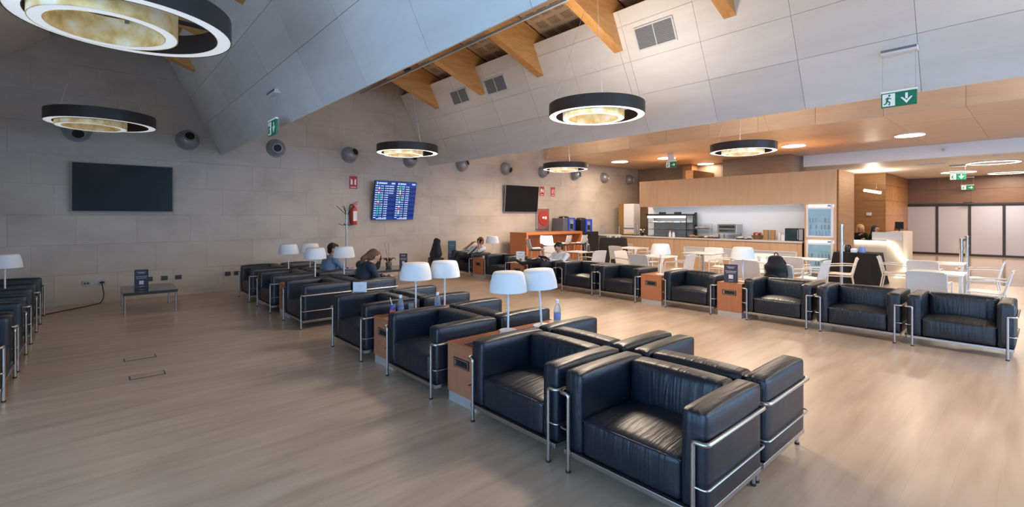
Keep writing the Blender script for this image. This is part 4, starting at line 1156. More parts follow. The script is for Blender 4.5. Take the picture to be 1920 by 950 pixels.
def tray(x, y, w, d, items, label, mats):
    t = thing('food_tray', label, 'food tray', (x, y, .965), group='food trays on the buffet')
    MB().box(-d, d, -w, w, 0, .012).box(-d, d, -w, -w + .012, .012, .03).box(-d, d, w - .012, w, .012, .03).box(-d, -d + .012, -w, w, .012, .03).build('tray', 'bronze', t)
    rr = random.Random(int(y * 100))
    for k in range(items):
        MB().sphere((-d * .7 + 1.4 * d * rr.random(), -w * .8 + 1.6 * w * rr.random(), .035 + .03 * rr.random()), (.05, .06, .03), 10, 6).build('pastry', rr.choice(mats), t, smooth=True)
tray(15.20, 7.86, .20, .15, 8, 'tray of golden rolls right of the hot cabinet', ['bread', 'pastry'])
tray(15.13, 7.30, .28, .13, 10, 'wide tray of pink wrapped sandwiches on the buffet', ['pink_food', 'ceramic', 'pastry'])
tray(15.16, 6.22, .18, .15, 9, 'tray of small cakes right of the metal toaster', ['pink_food', 'ceramic', 'hair_brown'])
tray(15.30, 10.45, .30, .15, 8, 'tray of bread rolls at the left end of the buffet', ['bread'])
t = thing('tiered_stand', 'two tier glass stand with pastries right of the hot cabinet', 'food stand', (15.62, 7.78, .965))
MB().box(-.15, .15, -.28, .28, .28, .30).box(-.15, .15, -.28, .28, .02, .035).build('tier', 'vent_grey', t)
for a in (-1, 1):
    for b in (-1, 1): MB().tube([(a * .14, b * .27, 0), (a * .14, b * .27, .46)], .007, 6).build('post', 'steel', t)
MB().box(-.15, .15, -.28, .28, .46, .47).build('glass_cover', 'glass_thin', t)
for k in range(5): MB().sphere((0, -.2 + k * .1, .33), (.10, .05, .035), 10, 6).build('pastry', 'pink_food', t, smooth=True)
t = thing('toaster', 'shiny metal conveyor toaster on the buffet', 'toaster', (15.48, 6.80, .965))
MB().box(-.2, .25, -.31, .31, .17, .46).build('casing', 'steel', t, bevel=.012)
MB().box(-.206, -.198, -.25, .25, .33, .42).build('slot', 'glass_dark', t); MB().box(-.206, -.198, -.25, .25, .21, .29).build('slot', 'glass_dark', t)
MB().box(-.28, .1, -.30, .30, .145, .165).build('tray_plate', 'white_plastic', t)
for a in (-.15, .2):
    for b in (-.27, .27): MB().box(a - .02, a + .02, b - .02, b + .02, 0, .17).build('leg', 'steel', t)
t = thing('fruit_basket', 'wicker basket of red fruit right of the toaster', 'fruit basket', (15.56, 5.96, .965))
MB().lathe([(0, 0), (.12, 0), (.19, .12), (.175, .12), (.11, .015), (0, .015)], 20).build('basket', 'basket', t, smooth=True)
rr = random.Random(5)
for k in range(8):
    a = k * .8; MB().sphere((.09 * math.cos(a), .09 * math.sin(a), .14 + .03 * (k % 2)), .045, 10, 8).build('fruit', 'fruit_red' if k % 2 else 'pastry', t, smooth=True)
for k, (y, m) in enumerate(((5.64, 'paper_brown'), (5.45, 'paper_brown'))):
    tag(MB().lathe([(0, 0), (.075, 0), (.085, .30), (.078, .30), (.07, .01), (0, .01)], 18, (15.35, y, .965)).build('cup_tower', m, smooth=True), 'brown cardboard cereal drum on the buffet, %s of two' % ('left' if k == 0 else 'right'), 'container', 'cereal drums')
for k, (x, y, h) in enumerate(((15.35, 5.26, .22), (15.45, 5.14, .34), (15.14, 5.10, .18))):
    tag(MB().lathe([(0, 0), (.05, 0), (.055, h * .9), (.045, h), (0, h)], 16, (x, y, .965)).build('jug', 'ceramic', smooth=True), 'white jug left of the microwave, %s of three' % ('left', 'tall middle one', 'right')[k], 'jug', 'white jugs')
for k, y in enumerate((8.66, 8.53)):
    t = thing('sauce_bottle', 'white squeeze bottle with a red cap, %s of the pair before the hot cabinet' % ('left', 'right')[k], 'bottle', (15.05, y, .965), group='squeeze bottles')
    MB().lathe([(0, 0), (.05, 0), (.05, .1), (.03, .17), (0, .17)], 14).build('bottle_body', 'ceramic', t, smooth=True)
    MB().lathe([(0, .17), (.026, .17), (.016, .22), (0, .22)], 12).build('cap', 'fruit_red' if k else 'pink_food', t, smooth=True)
t = thing('microwave', 'dark glass microwave oven at the right end of the buffet', 'microwave', (15.45, 4.84, .965))
MB().box(-.22, .22, -.24, .24, .0, .36).build('casing', 'machine_black', t, bevel=.008)
MB().box(-.232, -.22, -.12, .23, .02, .34).build('door', 'glass_dark', t); MB().box(-.232, -.22, -.235, -.13, .02, .34).build('control_panel', 'steel_blue', t)
MB().tube([(-.25, -.105, .05), (-.25, -.105, .31)], .008, 8).build('handle', 'steel', t)
t = thing('flower_vase', 'dark vase with dried flowers at the left end of the buffet', 'vase', (15.35, 9.98, .965))
MB().lathe([(0, 0), (.06, 0), (.08, .05), (.06, .10), (.05, .11), (0, .11)], 16).build('vase', 'machine_black', t, smooth=True)
for k in range(9):
    a = k * .7; MB().sphere((.08 * math.cos(a), .08 * math.sin(a), .15 + .03 * (k % 3)), .03, 8, 6).build('flower', ['pastry', 'leaf', 'ceramic'][k % 3], t)
t = thing('tap_column', 'chrome tap column at the left end of the buffet', 'tap', (15.4, 10.22, .965))
MB().tube([(0, 0, 0), (0, 0, .42)], .03, 12).build('column', 'chrome', t, smooth=True); MB().tube([(0, 0, .40), (-.10, .04, .42)], .012, 8).build('spout', 'chrome', t)
t = thing('glass_guard', 'low glass sneeze guard on chrome posts at the left end of the buffet', 'glass screen', (15.35, 11.1, .965))
for y in (.78, -.1, .66): MB().tube([(0, y, 0), (0, y, .36)], .02, 10).build('post', 'chrome', t, smooth=True)
MB().box(-.06, .2, -.75, .75, .355, .365).build('glass_shelf', 'glass_thin', t)
t = thing('white_cabinet', 'tall white cabinet with a wooden side left behind the buffet', 'cabinet', (16.75, 11.50, 0))
MB().box(-.2, .25, -.36, .12, 0, 2.2).build('body', 'white_paint', t); MB().box(-.22, .25, .12, .38, 0, 2.2).build('wood_side', 'brass', t)
MB().box(-.222, -.20, -.35, .115, 1.22, 2.17).build('door', 'white_paint', t); MB().box(-.222, -.20, -.35, .115, .05, 1.16).build('door', 'white_paint', t); MB().box(-.215, -.2, -.36, .12, 1.16, 1.22).build('rail', 'vent_grey', t)
MB().box(-.225, -.20, .19, .22, 0, 2.2).box(-.225, -.20, .28, .31, 0, 2.2).build('slat', 'oak_dark', t)

# ------------------------------------------------------------------ reception
t = thing('reception_desk', 'pale wooden reception desk with a glowing curved front', 'reception desk', (20.6, 3.75, 0))
MB().box(.0, 1.7, -.55, -.10, 0, 1.15).build('high_counter', 'cream_plastic', t, bevel=.01)
MB().box(-.02, .02, -.10, .95, .0, .78).build('front_panel', 'cream_plastic', t)
MB().box(.02, .52, -.10, .95, .74, .78).build('desk_top', 'cream_plastic', t)
MB().box(-.06, -.03, -.52, .30, .86, 1.13).build('screen_panel', 'sign_white', t)
pts = elbow([(-.06, .95, .78), (-.06, -.15, .78), (-.06, -.32, .66), (-.06, -.42, .35), (-.06, -.62, .18), (-.06, -.75, .14)], .12, 6)
MB().tube(pts, .055, 10).build('light_band', 'desk_glow', t, smooth=True)
MB().box(-.06, .6, -.95, -.56, 0, .16).build('step_base', 'desk_glow', t)
t = thing('computer_screen', 'small dark computer screen on the reception desk', 'monitor', (21.2, 3.40, 1.15))
MB().box(-.02, .02, -.12, .12, .08, .34).build('display', 'machine_black', t, bevel=.004); MB().tube([(0, 0, 0), (0, 0, .1)], .02, 8).build('stand', 'machine_black', t); MB().box(-.07, .07, -.07, .07, 0, .012).build('foot', 'ceramic', t)
tag(MB().lathe([(0, 0), (.16, 0), (.10, .25), (.18, .9), (.13, 1.3), (.05, 1.42), (0, 1.42)], 20, (23.9, 3.85, 0)).build('floor_vase', 'copper_vase', smooth=True), 'tall rust brown floor vase at the end of the reception wall', 'vase')
tag(MB().box(23.39, 23.42, 4.62, 4.80, 1.72, 1.84).build('wall_panel_switch', 'vent_frame', bevel=.003), 'small pale control plate on the reception wall', 'switch')
# black draped service table
t = thing('service_table', 'service table under a floor length black cloth beside the chrome post', 'table', (14.58, 3.16, 0))
pr = []
N = 64
m = MB(); V = []; F = []
for i, (z, g) in enumerate(((.76, 0), (.74, .01), (.5, .05), (.25, .09), (.01, .13))):
    for k in range(N):
        a = 2 * math.pi * k / N; c, s = math.cos(a), math.sin(a)
        q = 1 / max(abs(c) / .36, abs(s) / .44)
        rip = 1 + (.05 * math.sin(a * 14) + .03 * math.sin(a * 9 + 1)) * (i / 4)
        V.append((c * (q + g) * rip, s * (q + g) * rip, z))
for i in range(4):
    for k in range(N): F.append((i * N + k, i * N + (k + 1) % N, (i + 1) * N + (k + 1) % N, (i + 1) * N + k))
F.append(tuple(range(N)))
m.add(V, F).build('tablecloth', 'black_cloth', t, smooth=True)
MB().box(-.33, .33, -.41, .41, .70, .735).build('table_top', 'oak_dark', t)
for a in (-1, 1):
    for b in (-1, 1): MB().box(a * .3 - .02, a * .3 + .02, b * .38 - .02, b * .38 + .02, 0, .70).build('leg', 'black_metal', t)
for x, y, mt, h, lab in ((14.5, 3.36, 'machine_black', .18, 'black thermos pot on the black draped service table'), (14.5, 3.06, 'label_blue', .14, 'blue tin on the black draped service table'), (14.4, 3.21, 'paper_white', .10, 'white napkin holder on the black draped service table'), (14.7, 3.44, 'ceramic', .16, 'white jug on the black draped service table')):
    o = MB().lathe([(0, 0), (.07, 0), (.075, h * .7), (.05, h), (0, h)], 16, (x, y, .765)).build('jug' if 'jug' in lab else 'container', mt, smooth=True); tag(o, lab, 'container')
def queue_post(x, y, h, label, r=.035):
    t = thing('queue_post', label, 'post', (x, y, 0), group='chrome queue posts')
    MB().lathe([(0, 0), (.16, 0), (.16, .012), (.04, .03), (0, .03)], 24).build('base', 'chrome', t, smooth=True)
    MB().tube([(0, 0, .02), (0, 0, h)], r, 14).build('pole', 'chrome', t, smooth=True)
    MB().tube([(0, 0, h * .66), (0, 0, h * .72)], r * 1.25, 14).build('collar', 'chrome', t, smooth=True)
    MB().tube([(0, 0, h - .02), (0, 0, h + .015)], r * 1.3, 14).build('head', 'chrome', t, smooth=True)
queue_post(13.80, 3.33, 1.46, 'chrome post before the black draped service table')
queue_post(21.0, 1.80, .95, 'chrome queue post before the sliding doors, left one', .05)
queue_post(21.7, 1.72, 1.02, 'chrome queue post before the sliding doors, right one', .05)
tag(MB().box(21.05, 21.65, 1.745, 1.765, .88, .94).build('queue_belt', 'black_metal'), 'dark belt between the two queue posts before the sliding doors', 'belt')
# ------------------------------------------------------------------ smooth bodies (one continuous surface from blended limbs)
def surface_nets(f, org, h):
    s = f < 0
    n = [d - 1 for d in f.shape]
    def cs(a, o): return a[o[0]:o[0] + n[0], o[1]:o[1] + n[1], o[2]:o[2] + n[2]]
    corners = [(i, j, k) for i in (0, 1) for j in (0, 1) for k in (0, 1)]
    cnt = sum(cs(s, o).astype(np.int8) for o in corners)
    act = (cnt > 0) & (cnt < 8); A = np.argwhere(act)
    idx = -np.ones(act.shape, np.int64); idx[act] = np.arange(len(A))
    pos = np.zeros((len(A), 3)); num = np.zeros(len(A))
    for a in corners:
        for ax in range(3):
            if a[ax]: continue
            b = list(a); b[ax] = 1
            fa = cs(f, a)[act]; fb = cs(f, b)[act]; cr = (fa < 0) != (fb < 0)
            t = np.where(cr, fa / np.where(cr, fa - fb, 1), 0)
            p = np.array(a, float)[None, :].repeat(len(A), 0); p[:, ax] += t
            pos[cr] += p[cr]; num[cr] += 1
    verts = (A + pos / num[:, None]) * h + org
    quads = []
    for ax in range(3):
        u, v = (ax + 1) % 3, (ax + 2) % 3
        sl0 = [slice(None)] * 3; sl1 = [slice(None)] * 3
        sl0[ax] = slice(0, -1); sl1[ax] = slice(1, None)
        e = s[tuple(sl0)] != s[tuple(sl1)]
        E = np.argwhere(e)
        E = E[(E[:, u] > 0) & (E[:, v] > 0) & (E[:, u] < n[u]) & (E[:, v] < n[v])]
        if not len(E): continue
        def g(du, dv):
            q = E.copy(); q[:, u] -= du; q[:, v] -= dv; return idx[q[:, 0], q[:, 1], q[:, 2]]
        Q = np.stack([g(1, 1), g(0, 1), g(0, 0), g(1, 0)], 1)
        ins = s[E[:, 0], E[:, 1], E[:, 2]]
        Q[~ins] = Q[~ins][:, ::-1]
        quads.append(Q)
    return verts, np.concatenate(quads)
def blob(name, caps, mats, parent=None, h=.012, k=.03):
    """caps: (p0, p1, r0, r1, material index)"""
    P0 = np.array([c[0] for c in caps], float); P1 = np.array([c[1] for c in caps], float)
    R = np.array([max(c[2], c[3]) for c in caps])
    pad = R[:, None] + .05
    lo = np.minimum(P0 - pad, P1 - pad).min(0); hi = np.maximum(P0 + pad, P1 + pad).max(0)
    N = np.ceil((hi - lo) / h).astype(int) + 1
    f = np.full(N, .2); best = np.full(N, 9.); mid = np.zeros(N, np.int8)
    ax = [lo[i] + h * np.arange(N[i]) for i in range(3)]
    for c, p0, p1 in zip(caps, P0, P1):
        r0, r1, m = c[2], c[3], c[4]; rm = max(r0, r1) + .06
        kk = min(k, min(r0, r1) * 1.2)
        a = np.minimum(p0, p1) - rm; b = np.maximum(p0, p1) + rm
        sl = tuple(slice(max(0, int((a[i] - lo[i]) / h)), min(N[i], int((b[i] - lo[i]) / h) + 2)) for i in range(3))
        X, Y, Z = np.meshgrid(ax[0][sl[0]], ax[1][sl[1]], ax[2][sl[2]], indexing='ij')
        d = p1 - p0; L2 = max((d * d).sum(), 1e-9)
        t = np.clip(((X - p0[0]) * d[0] + (Y - p0[1]) * d[1] + (Z - p0[2]) * d[2]) / L2, 0, 1)
        dist = np.sqrt((X - p0[0] - t * d[0]) ** 2 + (Y - p0[1] - t * d[1]) ** 2 + (Z - p0[2] - t * d[2]) ** 2) - (r0 + (r1 - r0) * t)
        g = f[sl]; hh = np.clip(.5 + .5 * (dist - g) / kk, 0, 1)
        f[sl] = dist * (1 - hh) + g * hh - kk * hh * (1 - hh)
        w = dist < best[sl]; best[sl] = np.where(w, dist, best[sl]); mid[sl] = np.where(w, m, mid[sl])
    v, q = surface_nets(f, lo, h)
    me = bpy.data.meshes.new(name); me.from_pydata(v.tolist(), [], q.tolist())
    for m in mats: me.materials.append(MAT[m])
    if len(mats) > 1:
        ctr = v[q].mean(1); ii = np.clip(np.rint((ctr - lo) / h).astype(int), 0, N - 1)
        me.polygons.foreach_set('material_index', mid[ii[:, 0], ii[:, 1], ii[:, 2]].astype(np.int32))
    me.polygons.foreach_set('use_smooth', [True] * len(me.polygons)); me.update()
    o = bpy.data.objects.new(name, me); COL.objects.link(o)
    if parent is not None: o.parent = parent
    return o
V3 = lambda *a: np.array(a, float)
def person(label, J, top, bottom, hair, hair_style, fwd, sleeves=True, shoes='shoe_black', base=None):
    """J: joints in world space; fwd: direction the face looks to"""
    J = {k: np.array(v, float) for k, v in J.items()}
    base = base if base is not None else J['pelvis'] * V3(1, 1, 0)
    t = thing('person', label, 'person', tuple(base)); b = np.array(base)
    J = {k: v - b for k, v in J.items()}
    F = np.array(fwd, float); F /= np.linalg.norm(F); U = V3(0, 0, 1); U = U - F * (U @ F); U /= np.linalg.norm(U); Rt = np.cross(F, U)
    SK, TP, BT, SH, EY, LP = range(6)
    c = []
    def cap(a, e, r0, r1, m): c.append((a, e, r0, r1, m))
    P, C, N, H = J['pelvis'], J['chest'], J['neck'], J['head']
    sl, sr = J['sho_l'], J['sho_r']; w = (sl - sr); w /= np.linalg.norm(w)
    cap(P + w * .08, P - w * .08, .115, .115, BT)
    mid = (P + C) / 2
    cap(P + w * .045 + (C - P) * .25, C + w * .07, .115, .125, TP); cap(P - w * .045 + (C - P) * .25, C - w * .07, .115, .125, TP)
    cap(C, N * .7 + C * .3, .12, .075, TP); cap(sl * .9 + C * .1, sr * .9 + C * .1, .072, .072, TP)
    cap(N, H - U * .06, .052, .05, SK)
    # head
    cap(H + U * .035 - F * .02, H + U * .03 + F * .012, .088, .082, SK); cap(H + U * .0 + F * .02, H - U * .085 + F * .035, .07, .042, SK)
    cap(H + F * .088 + U * .005, H + F * .108 - U * .028, .010, .014, SK)
    for s in (-1, 1):
        cap(H + Rt * s * .086 + U * .02, H + Rt * s * .090 - U * .02, .014, .012, SK)
        cap(H + Rt * s * .032 + F * .086 + U * .012, H + Rt * s * .036 + F * .085 + U * .012, .011, .011, EY)
    cap(H + F * .080 - U * .058 + Rt * .018, H + F * .080 - U * .058 - Rt * .018, .009, .009, LP)
    for sd in ('l', 'r'):
        S, E, W = J['sho_' + sd], J['elb_' + sd], J['wri_' + sd]
        cap(S, E, .058, .045, TP); cap(E, W, .042 if sleeves else .038, .032 if sleeves else .027, TP if sleeves else SK)
        d = W - E; d /= np.linalg.norm(d); x = np.cross(d, V3(0, 0, 1)); x = x / max(np.linalg.norm(x), 1e-6); yv = np.cross(x, d)
        cap(W, W + d * .02, .027, .03, SK); Pm = W + d * .075
        for kx in (-.026, 0, .026): cap(W + d * .02 + x * kx * .6, Pm + x * kx, .019, .017, SK)
        for i, (kx, ln) in enumerate(((-.033, .055), (-.011, .068), (.011, .066), (.033, .05))):
            a0 = Pm + x * kx; a1 = a0 + d * ln * .55 + yv * -.012; a2 = a1 + d * ln * .35 - yv * .030
            cap(a0, a1, .0105, .0095, SK); cap(a1, a2, .0095, .0085, SK)
        th0 = W + d * .03 + x * .032; cap(th0, th0 + d * .035 + x * .03, .012, .011, SK); cap(th0 + d * .035 + x * .03, th0 + d * .06 + x * .03 - yv * .012, .011, .009, SK)
        hp, K, A = P + w * (.09 if sd == 'l' else -.09), J['kne_' + sd], J['ank_' + sd]
        cap(hp, K, .092, .065, BT); cap(K, A, .062, .042, BT)
        T = J['toe_' + sd]; cap(A - V3(0, 0, .02), T, .040, .034, SH)
    o = blob('body', c, ['skin', top, bottom, shoes, 'eye_dark', 'lips'], t, .0105, .035)
    # hair
    hc = []
    def hcap(a, e, r0, r1): hc.append((a, e, r0, r1, 0))
    hcap(H + U * .055 - F * .035, H + U * .058 + F * .030, .080, .062); hcap(H + U * .02 - F * .045, H - U * .03 - F * .05, .088, .070)
    for s in (-1, 1): hcap(H + Rt * s * .055 + U * .05 - F * .01, H + Rt * s * .062 + U * .0 - F * .02, .045, .03)
    if hair_style == 'tail':
        hcap(H - F * .10 - U * .0, H - F * .16 - U * .10, .05, .04); hcap(H - F * .16 - U * .10, H - F * .15 - U * .20, .04, .02)
    if hair_style == 'curly':
        for k in range(12):
            a = 2 * math.pi * k / 12; p = H + Rt * math.cos(a) * .085 + U * (.03 + .085 * math.sin(a)) - F * .035
            hcap(p, p - F * .06 - U * .01, .045, .055)
        for s in (-1, 1): hcap(H + Rt * s * .085 - U * .02 - F * .01, H + Rt * s * .095 - U * .13 - F * .02, .045, .038)
        hcap(H - F * .09 - U * .02, H - F * .08 - U * .15, .08, .06)
    if hair_style == 'long':
        for s in (-1, 0, 1): hcap(H + Rt * s * .07 - F * .05 + U * .02, H + Rt * s * .08 - F * .07 - U * .28, .06, .05)
    blob('hair', hc, [hair], t, .012, .03)
    return t

pm = person('man in white shirt and navy tie talking on a phone, seated with crossed legs', dict(
    pelvis=(8.17, 11.02, .49), chest=(8.36, 10.92, .70), neck=(8.41, 10.84, .82), head=(8.36, 10.78, .945),
    sho_r=(8.36, 11.09, .76), sho_l=(8.42, 10.68, .75), elb_r=(8.12, 11.24, .70), wri_r=(8.22, 10.98, .90), elb_l=(8.18, 10.60, .70), wri_l=(8.25, 10.68, .88),
    kne_r=(7.74, 11.18, .66), kne_l=(7.74, 10.96, .60), ank_r=(7.52, 11.02, .36), ank_l=(7.58, 11.10, .09), toe_r=(7.38, 11.06, .30), toe_l=(7.38, 11.16, .045)),
    'shirt_white', 'trouser', 'hair_brown', 'short', (-.85, -.15, -.25), sleeves=False)
def on_person(p, name, mb_pts, r, mat):
    b = p.location; m = MB().tube([tuple(Vector(q) - b) for q in mb_pts], r, 8); return m.build(name, mat, p, smooth=True)
on_person(pm, 'tie', [(8.29, 10.83, .80), (8.22, 10.88, .70), (8.13, 10.95, .60)], [.016, .026, .03], 'tie_navy')
o = MB().box(-.008, .008, -.035, .035, -.07, .07).build('phone', 'machine_black', bevel=.004); o.location = (8.27, 10.66, .955); o.rotation_euler = (.3, .2, .2); tag(o, 'black phone held to the ear by the man in the navy tie', 'phone')
rm = person('man in white shirt reading with one leg crossed, seated before the bar stools', dict(
    pelvis=(8.22, 7.74, .49), chest=(8.40, 7.68, .68), neck=(8.42, 7.69, .80), head=(8.34, 7.71, .925),
    sho_r=(8.38, 7.88, .75), sho_l=(8.38, 7.48, .75), elb_r=(8.20, 7.96, .56), wri_r=(8.00, 7.84, .66), elb_l=(8.18, 7.44, .60), wri_l=(8.00, 7.66, .66),
    kne_r=(7.74, 7.80, .64), kne_l=(7.72, 7.60, .58), ank_r=(7.66, 8.22, .56), ank_l=(7.66, 7.62, .09), toe_r=(7.62, 8.40, .62), toe_l=(7.46, 7.62, .045)),
    'shirt_white', 'trouser', 'hair_dark', 'short', (-.8, .25, -.5))
o = MB().box(-.09, .09, -.13, .13, -.006, .006).build('magazine', 'navy_card', bevel=.002); o.location = (7.90, 7.76, .70); o.rotation_euler = (0, .6, 0); tag(o, 'dark magazine held by the reading man', 'magazine')
person('man in a blue grey shirt seen from behind, seated in the far double row', dict(
    pelvis=(3.40, 9.30, .49), chest=(3.50, 9.30, .75), neck=(3.56, 9.32, .89), head=(3.60, 9.36, 1.01),
    sho_l=(3.50, 9.50, .83), sho_r=(3.54, 9.10, .83), elb_l=(3.66, 9.60, .60), wri_l=(3.88, 9.46, .62), elb_r=(3.70, 9.04, .60), wri_r=(3.90, 9.18, .62),
    kne_l=(3.88, 9.42, .52), kne_r=(3.88, 9.16, .52), ank_l=(3.94, 9.44, .09), ank_r=(3.94, 9.16, .09), toe_l=(4.14, 9.46, .045), toe_r=(4.14, 9.14, .045)),
    'shirt_blue', 'trouser', 'hair_dark', 'short', (.75, -.55, -.15))
person('woman with brown ponytail in a dark blue jacket seen from behind', dict(
    pelvis=(3.40, 7.68, .49), chest=(3.50, 7.68, .74), neck=(3.58, 7.70, .86), head=(3.66, 7.70, .965),
    sho_l=(3.50, 7.92, .83), sho_r=(3.50, 7.45, .83), elb_l=(3.62, 7.98, .58), wri_l=(3.86, 7.80, .62), elb_r=(3.62, 7.40, .58), wri_r=(3.86, 7.56, .62),
    kne_l=(3.88, 7.80, .52), kne_r=(3.88, 7.54, .52), ank_l=(3.94, 7.80, .09), ank_r=(3.94, 7.54, .09), toe_l=(4.14, 7.80, .045), toe_r=(4.14, 7.54, .045)),
    'jacket_dark', 'trouser', 'hair_brown', 'tail', (.9, -.1, -.45))
for nm, x, y, hair, st, fw, lab in (('a', 21.6, 4.62, 'hair_blond', 'curly', (-.9, -.3, -.2), 'woman with curly blond hair in black at the reception desk'), ('b', 21.55, 4.14, 'hair_dark', 'long', (-.2, -1, -.1), 'woman with long dark hair in black at the reception desk')):
    d = np.array(fw) * V3(1, 1, 0); d /= np.linalg.norm(d); s = np.cross(d, V3(0, 0, 1))   # s: her right
    B = V3(x, y, 0); Z = lambda z: V3(0, 0, z)
    person(lab, dict(pelvis=B + Z(.60) - d * .1, chest=B + Z(.90) - d * .06, neck=B + Z(1.08) - d * .03, head=B + Z(1.22),
        sho_r=B + s * .19 + Z(1.0) - d * .06, sho_l=B - s * .19 + Z(1.0) - d * .06, elb_r=B + s * .24 + Z(.80) + d * .1, elb_l=B - s * .24 + Z(.80) + d * .1,
        wri_r=B + s * .06 + Z(.98 if nm == 'a' else .84) + d * .22, wri_l=B - s * .10 + Z(.84) + d * .25, kne_r=B + s * .12 + d * .32 + Z(.60), kne_l=B - s * .12 + d * .32 + Z(.60),
        ank_r=B + s * .12 + d * .30 + Z(.20), ank_l=B - s * .12 + d * .30 + Z(.20), toe_r=B + s * .12 + d * .48 + Z(.17), toe_l=B - s * .12 + d * .48 + Z(.17)),
        'jacket_black', 'black_fabric', hair, st, fw)
    q = B - d * .1
    t = thing('office_stool', 'office stool under the %s woman at the reception desk' % ('blond' if nm == 'a' else 'dark haired'), 'stool', (q[0], q[1], 0), group='reception stools')
    MB().lathe([(0, .44), (.19, .44), (.20, .47), (.18, .495), (0, .495)], 24).build('seat', 'black_fabric', t, smooth=True)
    MB().tube([(0, 0, .05), (0, 0, .45)], .03, 10).build('column', 'steel', t)
    MB().lathe([(0, 0), (.20, 0), (.20, .02), (.04, .06), (0, .06)], 24).build('base', 'steel', t, smooth=True)
    MB().lathe([(.19, .165), (.19, .18), (.17, .18), (.17, .165)], 24, closed=True).build('foot_ring', 'steel', t)

# ------------------------------------------------------------------ bags and coats
c = copy_tree(D0, (9.42, 3.16, 0), math.pi, 'dining chair hidden behind the black backpack that hangs on it')
t = thing('backpack', 'black backpack hanging on a dining chair behind the armchairs', 'backpack', (9.02, 3.16, .46))
o = blob('pack_body', [(V3(0, -.09, .10), V3(0, .09, .10), .11, .11, 0), (V3(.01, -.08, .30), V3(.01, .08, .30), .10, .10, 0), (V3(.02, -.05, .44), V3(.02, .05, .44), .075, .075, 0), (V3(-.06, -.06, .14), V3(-.06, .06, .14), .08, .08, 0), (V3(-.05, -.05, .30), V3(-.05, .05, .30), .06, .06, 0)], ['black_fabric'], t, .014, .06)
MB().tube(elbow([(.04, -.03, .50), (.03, -.03, .56), (.03, .03, .56), (.04, .03, .50)], .03, 4), .008, 8).build('handle', 'black_fabric', t, smooth=True)
for s in (-1, 1): MB().tube(elbow([(.07, s * .08, .46), (.12, s * .12, .40), (.10, s * .16, .15), (.04, s * .14, .05)], .08, 5), .014, 8).build('strap', 'black_fabric', t, smooth=True)
MB().tube([(-.135, -.08, .16), (-.142, 0, .18), (-.135, .08, .16)], .004, 6).build('zip', 'vent_grey', t)
t = thing('coat_on_suitcase', 'navy coat draped over the raised handle of a dark trolley case', 'luggage', (7.28, 11.42, 0))
MB().box(-.14, .14, -.21, .21, .05, .52).build('case', 'machine_black', t, bevel=.03)
for a in (-.1, .1):
    for b in (-.16, .16): MB().tube([(a, b - .012, .028), (a, b + .012, .028)], .028, 12).build('wheel', 'rubber', t)
MB().tube(elbow([(.08, -.1, .5), (.08, -.1, 1.0), (.08, .1, 1.0), (.08, .1, .5)], .03, 4), .009, 8).build('handle', 'aluminium', t)
blob('coat', [(V3(.05, -.06, .98), V3(.05, .05, 1.0), .05, .06, 0), (V3(0, -.14, .62), V3(.03, -.05, .95), .10, .06, 0), (V3(0, .12, .60), V3(.03, .04, .96), .11, .06, 0), (V3(-.02, -.16, .42), V3(-.02, .16, .42), .10, .10, 0), (V3(-.08, 0, .45), V3(-.02, 0, .85), .09, .07, 0)], ['navy_cloth'], t, .014, .07)
t = thing('dark_bag', 'dark grey bag standing on the black glass table behind the woman', 'bag', (5.06, 10.58, .392))
blob('bag_body', [(V3(0, 0, .10), V3(.03, -.04, .30), .10, .10, 0), (V3(0, 0, .12), V3(-.05, .04, .36), .10, .085, 0), (V3(.0, .0, .34), V3(-.03, .02, .44), .09, .06, 0)], ['black_fabric'], t, .012, .06)
MB().tube(elbow([(-.06, -.05, .36), (-.10, -.07, .2), (-.06, -.06, .05)], .1, 6), .012, 8).build('strap', 'vent_grey', t, smooth=True)

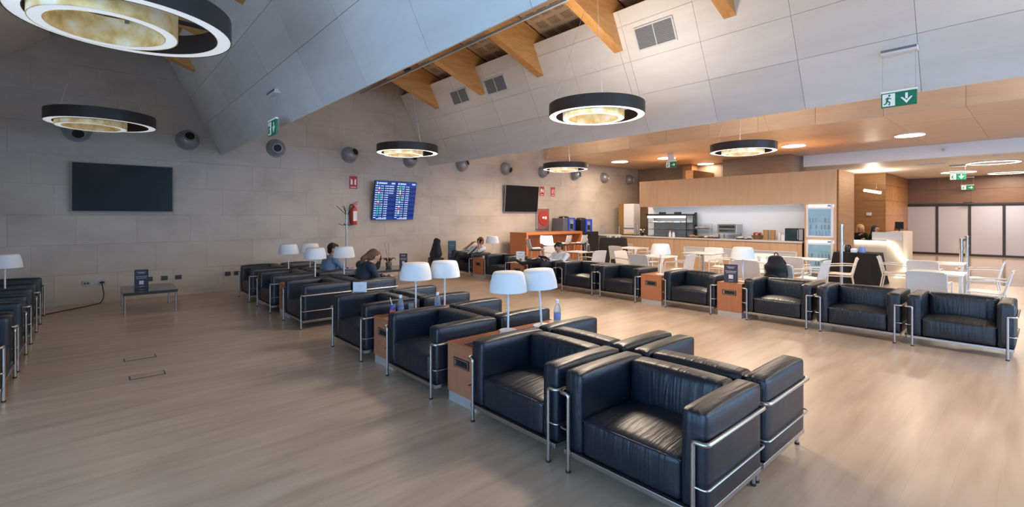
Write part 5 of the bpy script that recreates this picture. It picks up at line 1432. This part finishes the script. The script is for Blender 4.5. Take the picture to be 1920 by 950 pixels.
# ------------------------------------------------------------------ drinks and small things on the tables
def water_bottle(x, y, z, label, s=1.0):
    t = thing('water_bottle', label, 'bottle', (x, y, z), group='water bottles')
    MB().lathe([(0, 0), (.029, 0), (.031, .01), (.030, .06), (.031, .11), (.026, .145), (.013, .172), (.013, .185), (0, .185)], 18).build('bottle_body', 'clear_bottle', t, smooth=True)
    MB().lathe([(.0315, .035), (.0318, .095)], 18).build('label_sheet', 'label_blue', t, smooth=True)
    MB().lathe([(0, .18), (.0155, .18), (.0155, .208), (0, .208)], 14).build('cap', 'cap_white', t, smooth=True)
    t.scale = (s, s, s)
water_bottle(2.63, 4.86, .53, 'water bottle with blue label between the can and the glass', 1.15)
water_bottle(3.05, 4.75, .53, 'water bottle right of the white lamp pole, beside the bowl', 1.15)
water_bottle(3.68, 3.42, .53, 'water bottle standing alone at the rear end of the nearest wooden table', 1.2)
t = thing('drink_can', 'tall red and blue drink can with a straw on the wooden table', 'can', (2.50, 4.80, .53))
MB().lathe([(0, 0), (.028, 0), (.031, .008), (.031, .10)], 18).build('can_body', 'can_red', t, smooth=True); MB().lathe([(.031, .10), (.031, .142), (.026, .152), (0, .152)], 18).build('can_top', 'can_blue', t, smooth=True)
MB().lathe([(.0313, .02), (.0313, .045)], 18).build('can_band', 'cap_white', t); MB().tube([(0, 0, .13), (-.02, .02, .23)], .004, 6).build('straw', 'cap_white', t)
for x, y, h, lab in ((2.56, 4.72, .085, 'small clear glass beside the drink can'), (2.74, 4.82, .14, 'tall clear tumbler left of the lamp pole')):
    tag(MB().lathe([(0, 0), (.026, 0), (.032, h), (.029, h), (.024, .008), (0, .008)], 18, (x, y, .53)).build('tumbler', 'clear_glass', smooth=True), lab, 'glass')
tag(MB().lathe([(0, 0), (.03, 0), (.07, .035), (.066, .038), (.028, .008), (0, .008)], 24, (2.92, 4.80, .53)).build('bowl', 'ceramic', smooth=True), 'white bowl at the lamp foot on the bottle table', 'bowl')
tag(MB().box(3.56, 3.66, 3.25, 3.35, .53, .545).build('napkin_pack', 'ceramic', bevel=.003), 'white napkin pack beside the lone water bottle', 'napkins')
m = MB().tube(elbow([(3.05, 3.40, .534), (2.98, 3.52, .535), (2.9, 3.44, .535), (3.02, 3.36, .536), (3.16, 3.47, .536), (3.28, 3.40, .535), (3.40, 3.44, .535)], .06, 5), .0035, 6)
tag(m.build('charging_cable', 'cable_white', smooth=True), 'white charging cable lying around the nearest lamp', 'cable')
tag(MB().box(2.46, 2.68, 3.24, 3.40, .53, .534).build('socket_lid', 'machine_black', bevel=.001), 'flat black socket lid on the nearest wooden table top', 'socket lid')
tag(MB().lathe([(0, 0), (.03, 0), (.04, .06), (.036, .06), (.026, .006), (0, .006)], 16, (8.05, 10.22, .53)).build('cup', 'ceramic', smooth=True), 'white cup on the cube table beside the man on the phone', 'cup')
